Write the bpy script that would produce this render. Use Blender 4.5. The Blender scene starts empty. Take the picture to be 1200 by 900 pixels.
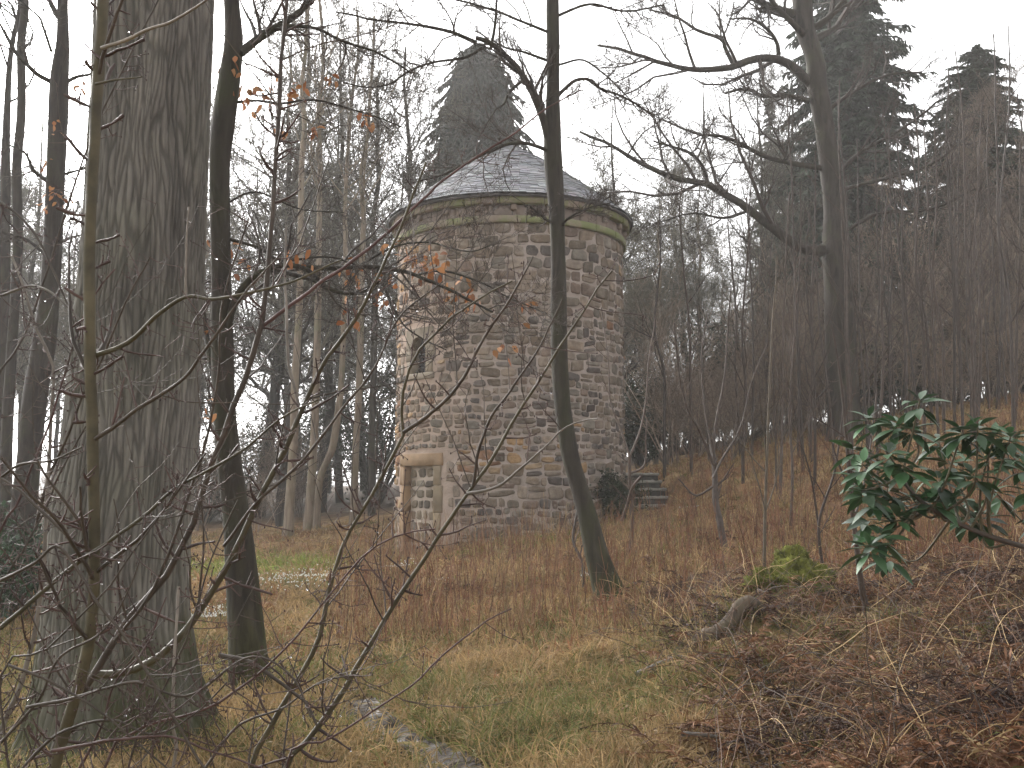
import bpy, math
import numpy as np
from mathutils import Vector

# ------------------------------------------------------------------ camera, sky, sun, exposure
S = bpy.context.scene
FPX = 1200.0                      # focal length in pixels of a 1200 x 900 picture
PITCH = math.atan(120 / FPX)
CAMZ = 1.6
cd = bpy.data.cameras.new('camera'); cam = bpy.data.objects.new('camera', cd)
S.collection.objects.link(cam)
cam.location = (0, 0, CAMZ); cam.rotation_euler = (math.pi / 2 + PITCH, 0, 0)
cd.sensor_width = 36; cd.lens = 36; cd.clip_end = 2000; cd.clip_start = .05
S.camera = cam
SUN_EL, SUN_AZ = math.radians(33), math.radians(-40)   # azimuth clockwise from +Y
w = bpy.data.worlds.new('World'); S.world = w; w.use_nodes = True
nt = w.node_tree; nt.nodes.clear()
sky = nt.nodes.new('ShaderNodeTexSky'); sky.sky_type = 'NISHITA'; sky.sun_disc = False
sky.sun_elevation = SUN_EL; sky.sun_rotation = SUN_AZ; sky.dust_density = 4; sky.air_density = 1
hs = nt.nodes.new('ShaderNodeHueSaturation'); hs.inputs['Saturation'].default_value = .05
bg = nt.nodes.new('ShaderNodeBackground'); bg.inputs['Strength'].default_value = .15
wo = nt.nodes.new('ShaderNodeOutputWorld')
nt.links.new(sky.outputs[0], hs.inputs['Color']); nt.links.new(hs.outputs[0], bg.inputs['Color'])
nt.links.new(bg.outputs[0], wo.inputs['Surface'])
sl = bpy.data.lights.new('sun', 'SUN'); so = bpy.data.objects.new('sun', sl); S.collection.objects.link(so)
sl.energy = .75; sl.angle = math.radians(25); sl.color = (1, .94, .86)
sd = Vector((math.sin(SUN_AZ) * math.cos(SUN_EL), math.cos(SUN_AZ) * math.cos(SUN_EL), math.sin(SUN_EL)))
so.rotation_euler = (-sd).to_track_quat('-Z', 'Y').to_euler()
S.view_settings.view_transform = 'Standard'; S.view_settings.look = 'None'
S.view_settings.exposure = 1.9; S.view_settings.gamma = 1
S.cycles.max_bounces = 5; S.cycles.diffuse_bounces = 3; S.cycles.glossy_bounces = 2
S.cycles.transmission_bounces = 2; S.cycles.transparent_max_bounces = 4; S.cycles.volume_bounces = 0
S.cycles.use_denoising = True; S.cycles.denoising_prefilter = 'ACCURATE'
HAZE = .0015

# ------------------------------------------------------------------ numeric helpers
CP, SP = math.cos(PITCH), math.sin(PITCH)
def at(px, py, Y):
    u, v = (px - 600) / FPX, (450 - py) / FPX
    k = Y / (CP - v * SP)
    return np.array((u * k, Y, CAMZ + (SP + v * CP) * k))
def m_of(wpx, Y): return wpx / FPX * Y
def nrm(a): return a / np.maximum(np.linalg.norm(a, axis=-1, keepdims=True), 1e-9)

def _hash(ix, iy, iz, seed):
    h = (ix * 374761393 + iy * 668265263 + iz * 2147483647 + seed * 974634777) & 0xffffffff
    h = ((h ^ (h >> 13)) * 1274126177) & 0xffffffff
    return ((h ^ (h >> 16)) & 0xffff) / 32767.5 - 1
def vnoise(p, seed=0):
    p = np.asarray(p, float); i = np.floor(p).astype(np.int64); f = p - i
    f = f * f * (3 - 2 * f)
    r = 0
    for dx in (0, 1):
        for dy in (0, 1):
            for dz in (0, 1):
                wgt = (f[..., 0] if dx else 1 - f[..., 0]) * (f[..., 1] if dy else 1 - f[..., 1]) * (f[..., 2] if dz else 1 - f[..., 2])
                r = r + wgt * _hash(i[..., 0] + dx, i[..., 1] + dy, i[..., 2] + dz, seed)
    return r
def fbm(p, octv=4, seed=0):
    r = 0; a = 1; p = np.asarray(p, float)
    for o in range(octv): r = r + a * vnoise(p, seed + o * 17); a *= .5; p = p * 2.03
    return r
def xyz(x, y, z=0): return np.stack(np.broadcast_arrays(np.asarray(x, float), np.asarray(y, float), np.asarray(z, float)), -1)
def spline(pts, n):
    p = np.asarray(pts, float)
    if len(p) < 3:
        t = np.linspace(0, 1, n)[:, None]; return p[0] * (1 - t) + p[-1] * t
    q = np.vstack([2 * p[0] - p[1], p, 2 * p[-1] - p[-2]])
    d = np.r_[0, np.cumsum(np.linalg.norm(np.diff(p[:, :3], axis=0), axis=1) + 1e-9)]
    s = np.linspace(0, d[-1], n); k = np.clip(np.searchsorted(d, s, 'right') - 1, 0, len(p) - 2)
    t = ((s - d[k]) / (d[k + 1] - d[k]))[:, None]
    a, b, c, e = q[k], q[k + 1], q[k + 2], q[k + 3]
    return .5 * (2 * b + (c - a) * t + (2 * a - 5 * b + 4 * c - e) * t ** 2 + (3 * b - a - 3 * c + e) * t ** 3)

# ------------------------------------------------------------------ mesh builder
class MB:
    def __init__(s): s.v = []; s.q = []; s.t = []; s.c = []; s.n = 0
    def add(s, v, q=None, t=None, col=(1, 1, 1)):
        v = np.asarray(v, float).reshape(-1, 3)
        col = np.asarray(col, float)
        if col.ndim == 1: col = np.broadcast_to(col, (len(v), 3))
        s.v.append(v); s.c.append(col.reshape(-1, 3))
        if q is not None and len(q): s.q.append(np.asarray(q).reshape(-1, 4) + s.n)
        if t is not None and len(t): s.t.append(np.asarray(t).reshape(-1, 3) + s.n)
        s.n += len(v)
    def mesh(s, name, mat, smooth=True):
        v = np.concatenate(s.v); c = np.concatenate(s.c)
        q = np.concatenate(s.q) if s.q else np.zeros((0, 4), int)
        t = np.concatenate(s.t) if s.t else np.zeros((0, 3), int)
        me = bpy.data.meshes.new(name)
        me.vertices.add(len(v)); me.vertices.foreach_set('co', v.astype(np.float32).ravel())
        li = np.concatenate([q.ravel(), t.ravel()]).astype(np.int32)
        me.loops.add(len(li)); me.loops.foreach_set('vertex_index', li)
        st = np.concatenate([np.arange(len(q)) * 4, len(q) * 4 + np.arange(len(t)) * 3]).astype(np.int32)
        me.polygons.add(len(st)); me.polygons.foreach_set('loop_start', st)
        me.polygons.foreach_set('use_smooth', np.full(len(st), smooth))
        a = me.color_attributes.new('Col', 'FLOAT_COLOR', 'POINT')
        a.data.foreach_set('color', np.c_[c, np.ones(len(c))].astype(np.float32).ravel())
        me.update(calc_edges=True); me.validate()
        if mat: me.materials.append(mat)
        return me
    def build(s, name, mat, parent=None, smooth=True):
        o = bpy.data.objects.new(name, s.mesh(name, mat, smooth)); S.collection.objects.link(o)
        if parent is not None: o.parent = parent
        return o

def tubes(mb, P, R, k=4, col=(1, 1, 1), lump=0, cap=True, seed=0):
    P = np.asarray(P, float); R = np.asarray(R, float)
    if P.ndim == 2: P = P[None]; R = R[None]
    N, M, _ = P.shape
    T = nrm(np.gradient(P, axis=1)); mt = np.abs(T.mean(1))
    ref = np.eye(3)[np.argmin(mt, axis=1)][:, None, :]
    n1 = nrm(np.cross(T, ref)); n2 = np.cross(T, n1)
    a = np.arange(k) / k * 2 * np.pi
    dirs = n1[:, :, None] * np.cos(a)[:, None] + n2[:, :, None] * np.sin(a)[:, None]
    rr = R[:, :, None] * np.ones(k)
    if lump:
        q = P[:, :, None] / np.maximum(R[:, :, None, None], 1e-4).mean() * .5 + dirs * .9
        rr = rr * (1 + lump * fbm(q, 3, seed))
    V = P[:, :, None] + dirs * rr[..., None]
    b = (np.arange(N) * M * k)[:, None, None] + (np.arange(M - 1) * k)[None, :, None] + np.arange(k)[None, None]
    nx = (np.arange(k) + 1) % k - np.arange(k)
    q = np.stack([b, b + nx, b + nx + k, b + k], -1)
    c = np.asarray(col, float)
    if c.ndim == 2: c = np.repeat(c, M * k, 0)
    mb.add(V, q, None, c)

def ribbons(mb, B, D, L, Wd, col, droop=.2, seg=2, prof=(1, .8, 0), rng=None, side=None):
    N = len(B); D = nrm(D); p = np.array(B, float); d = D.copy()
    if side is None: side = nrm(np.cross(D, rng.normal(size=(N, 3))))
    L = np.broadcast_to(L, (N,)); Wd = np.broadcast_to(Wd, (N,)); droop = np.broadcast_to(droop, (N,))
    rows = []
    for i in range(seg + 1):
        wv = side * (Wd * prof[i] / 2)[:, None]
        if i == seg and prof[i] == 0: rows += [p.copy()]
        else: rows += [p - wv, p + wv]
        p = p + d * (L / seg)[:, None]; d = nrm(d - np.c_[0 * droop, 0 * droop, droop])
    K = len(rows); V = np.stack(rows, 1); b = np.arange(N) * K
    q = [np.stack([b + 2 * i, b + 2 * i + 1, b + 2 * i + 3, b + 2 * i + 2], -1) for i in range(seg if prof[-1] else seg - 1)]
    t = None if prof[-1] else np.stack([b + K - 3, b + K - 2, b + K - 1], -1)
    c = np.asarray(col, float)
    if c.ndim == 2: c = np.repeat(c, K, 0)
    mb.add(V, np.concatenate(q) if q else None, t, c)

def grow(P, R, rng, n, t=(.3, 1), ln=(.2, .4), ang=(30, 60), m=6, up=.1, wig=.15, rs=.6, rmin=.003, absL=False, taper=.25, flat=0):
    """n children per parent polyline; returns (N*n, m, 3) points and radii"""
    N, M, _ = P.shape
    tt = rng.uniform(t[0], t[1], (N, n)); f = tt * (M - 1); i = np.minimum(f.astype(int), M - 2); f = f - i
    r = np.arange(N)[:, None]
    p = P[r, i] * (1 - f[..., None]) + P[r, i + 1] * f[..., None]
    T = nrm(P[r, i + 1] - P[r, i]); rad = R[r, i] * (1 - f) + R[r, i + 1] * f
    rv = rng.normal(size=(N, n, 3)); rv[..., 2] *= (1 - flat)
    pe = nrm(rv - (rv * T).sum(-1, keepdims=True) * T)
    a = np.radians(rng.uniform(ang[0], ang[1], (N, n)))[..., None]
    d = T * np.cos(a) + pe * np.sin(a)
    PL = np.linalg.norm(np.diff(P, axis=1), axis=2).sum(1)[:, None]
    L = rng.uniform(ln[0], ln[1], (N, n)) * (1 if absL else PL * (1.15 - .65 * tt))
    C = np.zeros((N, n, m, 3)); C[:, :, 0] = p
    for k in range(1, m):
        d = nrm(d + rng.normal(size=d.shape) * wig + np.array((0, 0, up)))
        C[:, :, k] = C[:, :, k - 1] + d * (L / (m - 1))[..., None]
    r0 = np.maximum(rad * rs, rmin)
    RR = np.maximum(r0[..., None] * np.linspace(1, taper, m), rmin * .6)
    return C.reshape(N * n, m, 3), RR.reshape(N * n, m)

# ------------------------------------------------------------------ scene tree helpers
def tag(o, label, cat, group=None, kind=None):
    if label: o['label'] = label
    if cat: o['category'] = cat
    if group: o['group'] = group
    if kind: o['kind'] = kind
    return o
def thing(name, label, cat, loc=(0, 0, 0), group=None, rz=0, sc=1):
    o = bpy.data.objects.new(name, None); S.collection.objects.link(o); o.location = loc
    o.rotation_euler = (0, 0, rz); o.scale = (sc,) * 3; o.empty_display_size = .2
    return tag(o, label, cat, group)
def copy_tree(o, parent=None):
    c = o.copy(); S.collection.objects.link(c)
    if parent is not None: c.parent = parent
    for ch in list(o.children): copy_tree(ch, c)
    return c
def child(o, name, me):
    c = bpy.data.objects.new(name, me); S.collection.objects.link(c); c.parent = o; return c

# ------------------------------------------------------------------ materials
class NT:
    def __init__(s, name):
        s.m = bpy.data.materials.new(name); s.m.use_nodes = True; s.t = s.m.node_tree
        s.b = s.t.nodes['Principled BSDF']; s.out = s.t.nodes['Material Output']
    def n(s, typ, **kw):
        x = s.t.nodes.new(typ)
        for k, v in kw.items():
            if k[:2] == 'i_': x.inputs[k[2:]].default_value = v
            else: setattr(x, k, v)
        return x
    def l(s, a, b): s.t.links.new(a, b)
    def noise(s, vec, scale, detail=4, rough=.55, dist=0):
        x = s.n('ShaderNodeTexNoise'); x.inputs['Scale'].default_value = scale; x.inputs['Detail'].default_value = detail
        x.inputs['Roughness'].default_value = rough; x.inputs['Distortion'].default_value = dist
        s.l(vec, x.inputs['Vector']); return x.outputs['Fac']
    def mapping(s, vec, sc):
        x = s.n('ShaderNodeMapping'); x.inputs['Scale'].default_value = sc; s.l(vec, x.inputs['Vector']); return x.outputs[0]
    def ramp(s, fac, stops):
        x = s.n('ShaderNodeValToRGB'); e = x.color_ramp.elements
        while len(e) < len(stops): e.new(.5)
        for el, (p, c) in zip(e, stops):
            el.position = p; el.color = (*c, 1) if len(c) == 3 else c
        s.l(fac, x.inputs[0]); return x.outputs[0]
    def mix(s, a, b, fac, mode='MIX'):
        x = s.n('ShaderNodeMix', data_type='RGBA', blend_type=mode)
        for val, sock in ((fac, x.inputs[0]), (a, x.inputs[6]), (b, x.inputs[7])):
            if hasattr(val, 'node'): s.l(val, sock)
            elif isinstance(val, (int, float)): sock.default_value = val
            else: sock.default_value = (*val, 1)
        return x.outputs[2]
    def bump(s, h, strength, dist):
        x = s.n('ShaderNodeBump'); x.inputs['Strength'].default_value = strength; x.inputs['Distance'].default_value = dist
        s.l(h, x.inputs['Height']); s.l(x.outputs[0], s.b.inputs['Normal'])
    def col(s): return s.n('ShaderNodeAttribute', attribute_name='Col').outputs['Color']
    def obj(s): return s.n('ShaderNodeTexCoord').outputs['Object']
def g3(v): return (v, v, v)

def bark_mat(name, dark, light, moss=(.06, .075, .015), mossamt=.45, fiss=14, bump=.02, attr=False):
    m = NT(name); o = m.obj()
    st = m.mapping(o, (1, 1, .16)); n1 = m.noise(st, fiss, 5, .6, .6); n2 = m.noise(o, 2.2, 3)
    c = m.ramp(n1, [(.34, dark), (.62, light)])
    c = m.mix(c, (light[0] * .75, light[1] * .78, light[2] * .72), m.ramp(n2, [(.45, g3(0)), (.6, g3(.7))]))
    n3 = m.noise(m.mapping(o, (1, 1, .5)), 3.1, 6, .65)
    c = m.mix(c, moss, m.ramp(n3, [(.62 - .3 * mossamt, g3(0)), (.72, g3(min(1, mossamt * 1.5)))]))
    if attr: c = m.mix(c, m.col(), 1.0, 'MULTIPLY')
    m.l(c, m.b.inputs['Base Color']); m.b.inputs['Roughness'].default_value = .85
    m.b.inputs['Specular IOR Level'].default_value = .25
    m.bump(n1, .8, bump); return m.m
def plain_attr(name, rough=.8, spec=.2, var=.35, scale=9, trans=0, bump=0):
    m = NT(name); o = m.obj()
    v = m.ramp(m.noise(o, scale, 3), [(.3, g3(1 - var)), (.7, g3(1 + var * .5))])
    c = m.mix(m.col(), v, 1.0, 'MULTIPLY')
    m.l(c, m.b.inputs['Base Color']); m.b.inputs['Roughness'].default_value = rough
    m.b.inputs['Specular IOR Level'].default_value = spec
    if bump: m.bump(m.noise(o, scale * 3, 4), .6, bump)
    if trans:
        tr = m.n('ShaderNodeBsdfTranslucent'); ms = m.n('ShaderNodeMixShader', i_Fac=trans)
        m.l(c, tr.inputs['Color']); m.l(m.b.outputs[0], ms.inputs[1]); m.l(tr.outputs[0], ms.inputs[2]); m.l(ms.outputs[0], m.out.inputs['Surface'])
    return m.m
M = {}
M['bark_big'] = bark_mat('bark_big', (.085, .077, .068), (.16, .146, .127), (.05, .06, .022), .15, 9, .008, True)
M['bark_moss'] = bark_mat('bark_moss', (.014, .011, .009), (.042, .034, .026), (.032, .036, .011), .45, 16, .02, True)
M['bark_dark'] = bark_mat('bark_dark', (.015, .012, .011), (.042, .034, .029), (.045, .05, .02), .35, 14, .02)
M['bark_grey'] = bark_mat('bark_grey', (.018, .014, .012), (.052, .042, .035), (.06, .065, .03), .4, 10, .02)
M['bark_pale'] = bark_mat('bark_pale', (.11, .085, .065), (.25, .20, .15), (.09, .10, .04), .4, 9, .015)
M['bark_log'] = bark_mat('bark_log', (.04, .03, .022), (.115, .085, .06), (.06, .065, .02), .5, 12, .02)
M['twig'] = plain_attr('twig', .75, .25, .3, 5)
M['stem'] = plain_attr('stem', .6, .35, .45, 14, 0, .003)
M['leaf'] = plain_attr('leaf', .4, .4, .3, 6, .12)
M['needle'] = plain_attr('needle', .7, .2, .35, 1.5, .1)
M['grass'] = plain_attr('grass', .75, .2, .3, 3, .25)
M['litter'] = plain_attr('litter', .7, .25, .35, 4, .12)
M['moss'] = plain_attr('moss', .95, .05, .5, 18, 0, .02)
m = NT('stone'); o = m.obj()
n1 = m.noise(o, 7, 6, .65); n2 = m.noise(o, 45, 4)
c = m.mix(m.col(), m.ramp(n1, [(.3, g3(.62)), (.7, g3(1.3))]), 1.0, 'MULTIPLY')
c = m.mix(c, (.34, .30, .25), m.ramp(m.noise(o, 2.3, 7, .7), [(.52, g3(0)), (.7, g3(.42))]))
m.l(c, m.b.inputs['Base Color']); m.b.inputs['Roughness'].default_value = .9; m.b.inputs['Specular IOR Level'].default_value = .2
m.bump(n2, .7, .012); M['stone'] = m.m
m = NT('mortar'); o = m.obj()
c = m.ramp(m.noise(o, 1.6, 6, .65), [(.32, (.21, .172, .147)), (.52, (.29, .244, .213)), (.7, (.36, .308, .273))])
c = m.mix(c, m.col(), 1.0, 'MULTIPLY')
m.l(c, m.b.inputs['Base Color']); m.b.inputs['Roughness'].default_value = .95; m.bump(m.noise(o, 30, 5), .7, .02); M['mortar'] = m.m
m = NT('slate'); o = m.obj()
c = m.mix(m.col(), m.ramp(m.noise(o, 5, 5), [(.3, g3(.75)), (.7, g3(1.2))]), 1.0, 'MULTIPLY')
sx = m.n('ShaderNodeSeparateXYZ'); m.l(o, sx.inputs[0])
mo = m.ramp(m.noise(o, 1.5, 6, .7), [(.54, g3(0)), (.64, g3(.75))])
c = m.mix(c, (.10, .12, .035), m.mix(g3(0), mo, m.ramp(sx.outputs[0], [(.55, g3(0)), (.8, g3(1))])))
m.l(c, m.b.inputs['Base Color']); m.b.inputs['Roughness'].default_value = .55; m.b.inputs['Specular IOR Level'].default_value = .4
M['slate'] = m.m
m = NT('dressed'); o = m.obj()
c = m.mix(m.col(), m.ramp(m.noise(o, 3, 6, .65), [(.3, g3(.7)), (.7, g3(1.15))]), 1.0, 'MULTIPLY')
m.l(c, m.b.inputs['Base Color']); m.b.inputs['Roughness'].default_value = .9; m.bump(m.noise(o, 40, 4), .5, .01); M['dressed'] = m.m
m = NT('mossy_stone'); o = m.obj()
c = m.mix(m.col(), m.ramp(m.noise(o, 4, 6, .65), [(.3, g3(.7)), (.7, g3(1.15))]), 1.0, 'MULTIPLY')
c = m.mix(c, (.125, .155, .045), m.ramp(m.noise(o, 1.8, 7, .7), [(.40, g3(0)), (.58, g3(.85))]))
m.l(c, m.b.inputs['Base Color']); m.b.inputs['Roughness'].default_value = .95; m.bump(m.noise(o, 40, 4), .6, .012); M['mossy_stone'] = m.m
m = NT('old_glass'); m.b.inputs['Base Color'].default_value = (.012, .012, .014, 1); m.b.inputs['Roughness'].default_value = .12; M['glass'] = m.m
m = NT('lead_bar'); m.b.inputs['Base Color'].default_value = (.05, .05, .055, 1); m.b.inputs['Roughness'].default_value = .6; M['lead'] = m.m
m = NT('water_drop'); m.b.inputs['Base Color'].default_value = (.9, .92, .95, 1); m.b.inputs['Roughness'].default_value = .03
m.b.inputs['Transmission Weight'].default_value = .75; m.b.inputs['IOR'].default_value = 1.33; M['drop'] = m.m
m = NT('ground'); o = m.obj()
v = m.ramp(m.noise(o, 3.5, 8, .7), [(.3, g3(.55)), (.7, g3(1.35))])
c = m.mix(m.col(), v, 1.0, 'MULTIPLY')
m.l(c, m.b.inputs['Base Color']); m.b.inputs['Roughness'].default_value = .95; m.b.inputs['Specular IOR Level'].default_value = .1
m.bump(m.noise(o, 14, 7, .7), 1, .06); M['ground'] = m.m
m = NT('path_mud'); o = m.obj()
vo = m.n('ShaderNodeTexVoronoi', i_Scale=16.0); m.l(o, vo.inputs['Vector'])
c = m.ramp(m.noise(o, 9, 6, .7), [(.36, (.03, .023, .019)), (.58, (.06, .049, .04)), (.76, (.2, .18, .155))])
m.l(c, m.b.inputs['Base Color']); m.b.inputs['Specular IOR Level'].default_value = .22; m.l(m.ramp(m.noise(o, 4, 3), [(.35, g3(.45)), (.55, g3(.95))]), m.b.inputs['Roughness'])
m.bump(vo.outputs['Distance'], .8, .03); M['path'] = m.m

# ------------------------------------------------------------------ ground
ctl = [at(*p) for p in [
    (560, 900, 5.8), (300, 860, 6.4), (20, 890, 6.1), (440, 835, 7.2), (270, 822, 7.9), (600, 800, 8.3), (300, 720, 13),
    (300, 660, 20), (470, 655, 21.5), (597, 636, 20), (722, 602, 21.5), (590, 720, 12.5), (710, 702, 12), (700, 642, 17),
    (800, 570, 23), (760, 600, 21.5), (900, 530, 25), (1000, 505, 26), (1190, 475, 26), (1000, 600, 17), (1190, 560, 17),
    (1000, 700, 10.5), (860, 720, 10.5), (860, 775, 8), (1000, 800, 7), (1190, 700, 8), (1190, 800, 6), (1190, 895, 4.8),
    (900, 895, 5.3), (800, 860, 6), (700, 850, 6.6), (100, 700, 14), (250, 640, 25), (430, 622, 27), (340, 632, 26.5), (60, 680, 18)]]
ctl += [np.array(p, float) for p in [(0, 0, 0), (-4, 0, 0), (3, 0, .2), (0, 36, 1.4), (10, 42, 3.7), (26, 40, 6), (-22, 42, 0), (-45, 30, -.5),
    (45, 20, 7.5), (0, 85, 2.5), (-60, 85, .3), (60, 85, 9), (45, -15, 4), (-45, -15, -.5), (0, -15, -.2), (14, 10, 2.6), (-14, 10, -.1), (-12, 24, .0)]]
ctl = np.array(ctl)
STX = at(764, 598, 21.9)[:2]
def _U(r): return np.where(r > 0, r * r * np.log(np.maximum(r, 1e-9)), 0)
_d = np.linalg.norm(ctl[:, None, :2] - ctl[None, :, :2], axis=2); _n = len(ctl)
_A = np.zeros((_n + 3, _n + 3)); _A[:_n, :_n] = _U(_d) + np.eye(_n) * .6
_A[:_n, _n] = 1; _A[:_n, _n + 1:] = ctl[:, :2]; _A[_n:, :_n] = _A[:_n, _n:].T
_w = np.linalg.solve(_A, np.r_[ctl[:, 2], 0, 0, 0])
def gz(x, y, bumps=True):
    x = np.asarray(x, float); y = np.asarray(y, float)
    cx = np.clip(x, -60, 60); cy = np.clip(y, -20, 90)
    r = np.sqrt((cx[..., None] - ctl[:, 0]) ** 2 + (cy[..., None] - ctl[:, 1]) ** 2)
    z = _U(r) @ _w[:_n] + _w[_n] + _w[_n + 1] * cx + _w[_n + 2] * cy
    if bumps:
        z = z + .05 * fbm(xyz(x * .8, y * .8), 3, 3) + .025 * fbm(xyz(x * 3, y * 3), 2, 8) * (np.hypot(x, y) < 40)
        bank = np.clip((x - .8) / 1.2, 0, 1) * np.clip((13 - y) / 3, 0, 1)
        z = z + bank * .26 * fbm(xyz(x * 1.1, y * 1.1, 4), 3, 21)
    xs, ys = STX
    z = z - .25 * sm(.55, .3, np.abs(x - xs)) * sm(-.6, -.1, y - ys) * sm(2.0, 1.5, y - ys) + .3 * np.exp(-((x - xs - .75) / .25) ** 2) * sm(-.2, .4, y - ys) * sm(2.2, 1.6, y - ys)
    z = z + .2 * np.exp(-((x - 2.0) / .55) ** 2 - ((y - 8.9) / .38) ** 2) - .16 * np.exp(-((x - 2.0) / .5) ** 2 - ((y - 8.25) / .2) ** 2)
    return z
path_c = spline([(-.95, 8.6), (-1.1, 7.6), (-.8, 6.7), (-.42, 6.1), (-.2, 5.5), (-.1, 4.5), (0, 2), (0, -2)], 220)
def path_d(x, y):
    x = np.asarray(x); y = np.asarray(y)
    d = np.full(x.shape, 9.)
    for p in path_c[::3]: d = np.minimum(d, np.hypot(x - p[0], y - p[1]))
    return d
TX, TY, TR = m_of(598 - 600, 22.7), 22.7, 2.5     # the tower's axis and wall radius

GREEN = np.array((.125, .128, .042)); STRAW = np.array((.30, .207, .10)); RUST = np.array((.18, .085, .045)); DARK = np.array((.055, .037, .024))
LIME = np.array((.17, .20, .04))
def sm(a, b, x): t = np.clip((x - a) / (b - a), 0, 1); return t * t * (3 - 2 * t)
def zones(x, y, jit=0):
    x = np.asarray(x, float); y = np.asarray(y, float)
    n = fbm(xyz(x * .55, y * .55, 7), 4, 40); n2 = fbm(xyz(x * 1.7, y * 1.7, 3), 3, 60)
    green = sm(.25, -.35, n + .45 * (x - .2 - .06 * y) * .5) * sm(13, 8, y) * .62
    lime = np.exp(-(((x + 4.6) / 1.6) ** 2 + ((y - 19.5) / 2.2) ** 2)) * 1.3 + np.exp(-(((x + .2) / 1.4) ** 2 + ((y - 18.8) / .6) ** 2)) * .6
    rust = np.clip(sm(.4, 2.2, x - .05 * y + .8 * n) * sm(15, 10, y) * 1.1 + sm(-.45, .3, n2 + .15) * .62 * sm(7.5, 11, y), 0, 1)
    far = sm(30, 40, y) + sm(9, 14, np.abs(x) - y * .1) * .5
    return np.clip(green, 0, 1), np.clip(lime, 0, 1), rust, np.clip(far, 0, 1)
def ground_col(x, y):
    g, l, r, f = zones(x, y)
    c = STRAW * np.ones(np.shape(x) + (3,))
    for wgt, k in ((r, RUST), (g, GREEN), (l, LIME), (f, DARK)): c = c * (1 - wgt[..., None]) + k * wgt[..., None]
    dk = sm(.2, .9, fbm(xyz(x * 2.3, y * 2.3, 9), 3, 77)) * .6
    return c * (1 - dk[..., None]) + DARK * dk[..., None]
gu = np.linspace(-1, 1, 420); gx = np.sinh(gu * 4.4) / np.sinh(4.4) * 170
gv = np.linspace(0, 1, 460); gy = -30 + np.where(gv < .12, gv / .12 * 33, 33 + 26 * (gv - .12) / .66); gy = np.where(gv > .78, 29 + 141 * ((gv - .78) / .22) ** 2, gy)
X, Y = np.meshgrid(gx, gy); Z = gz(X, Y)
Z = Z - .05 * sm(.32, .12, path_d(X, Y))
i = np.arange(len(gy) - 1)[:, None] * len(gx) + np.arange(len(gx) - 1)[None]
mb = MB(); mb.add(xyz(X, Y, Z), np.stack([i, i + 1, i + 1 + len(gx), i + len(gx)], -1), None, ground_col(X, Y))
tag(mb.build('ground', M['ground']), 'grassy woodland slope rising from the path to the right', 'ground', kind='structure')
# the muddy path
mb = MB(); t2 = nrm(np.gradient(path_c, axis=0)); sd2 = np.c_[t2[:, 1], -t2[:, 0]]; NW = 21
off = np.linspace(-1, 1, NW)[None, :, None] * sd2[:, None] * (.19 + .07 * vnoise(xyz(path_c[:, 1] * 2, 0, 0), 5))[:, None, None]
pp = path_c[:, None] + off
pz = gz(pp[..., 0], pp[..., 1]) - .05 * sm(.32, .12, path_d(pp[..., 0], pp[..., 1])) + .012 + .022 * fbm(xyz(pp[..., 0] * 9, pp[..., 1] * 9), 3, 66)
i = np.arange(219)[:, None] * NW + np.arange(NW - 1)[None]
mb.add(np.dstack([pp, pz]), np.stack([i, i + NW, i + NW + 1, i + 1], -1))
tag(mb.build('path', M['path']), 'narrow muddy path with damp stones winding up from the bottom edge', 'path', kind='structure')

# ------------------------------------------------------------------ the tower
def cyl(u, z, r): # u: arc length at the wall radius, 0 faces the camera, negative to the left
    a = np.asarray(u, float) / TR
    return xyz(np.sin(a) * r, -np.cos(a) * r, z)
ZB, ZT = -.5, 6.9
tower = thing('stone_tower', 'round rubble stone tower with conical slate roof and blocked doorway', 'tower', (TX, TY, 0))
UD = math.radians(-49.5) * TR               # axis of door and window
rng = np.random.default_rng(5)
DZ0, DZ1, DW = -.3, 2.02, .5             # door opening: foot, head, half width
WZ0, WZ1, WW = 3.93, 4.70, .25            # window opening
def in_open(u, z, e=0):
    d = np.abs(u - UD)
    return ((d < DW + e) & (z < DZ1 + e) & (z > DZ0 - e)) | ((d < WW + e) & (z < WZ1 + e) & (z > WZ0 - e))
def in_dressed(u, z, w2, h2):             # overlap with the dressed surrounds
    d = np.abs(u - UD)
    door = (d < DW + .27 + w2) & (z - h2 < DZ1 + .29)
    win = (d < WW + .24 + w2) & (z + h2 > WZ0 - .14) & (z - h2 < WZ1 + .2)
    return door | win
nu, nz = 420, 220
us = np.linspace(-math.pi * TR, math.pi * TR, nu + 1); zs = np.linspace(ZB, ZT, nz)
us = us + UD - us[np.argmin(np.abs(us - UD))]
U, Zw = np.meshgrid(us, zs)
def wn(u, z, f, s): a = u / TR; return fbm(xyz(np.sin(a) * TR * f, np.cos(a) * TR * f, z * f), 4, s)
rr = TR + .010 * wn(U, Zw, 1.2, 5) + .006 * wn(U, Zw, 9, 15)
i = (np.arange(nz - 1)[:, None] * (nu + 1) + np.arange(nu)[None]).ravel()
cu, cz = (U[:-1, :-1] + U[1:, 1:]).ravel() / 2, (Zw[:-1, :-1] + Zw[1:, 1:]).ravel() / 2
keep = ~in_open(cu, cz, .06)
q = np.stack([i, i + 1, i + nu + 2, i + nu + 1], -1)[keep]
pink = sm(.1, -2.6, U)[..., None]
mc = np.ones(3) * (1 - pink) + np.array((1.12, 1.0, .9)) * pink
grn = (sm(1.1, .2, Zw + .25 * wn(U, Zw, 1.5, 9)) * .55)[..., None]
mc = mc * (1 - grn) + np.array((.42, .45, .25)) * grn
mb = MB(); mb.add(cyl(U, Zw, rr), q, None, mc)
mb.build('wall', M['mortar'], tower)
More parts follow.
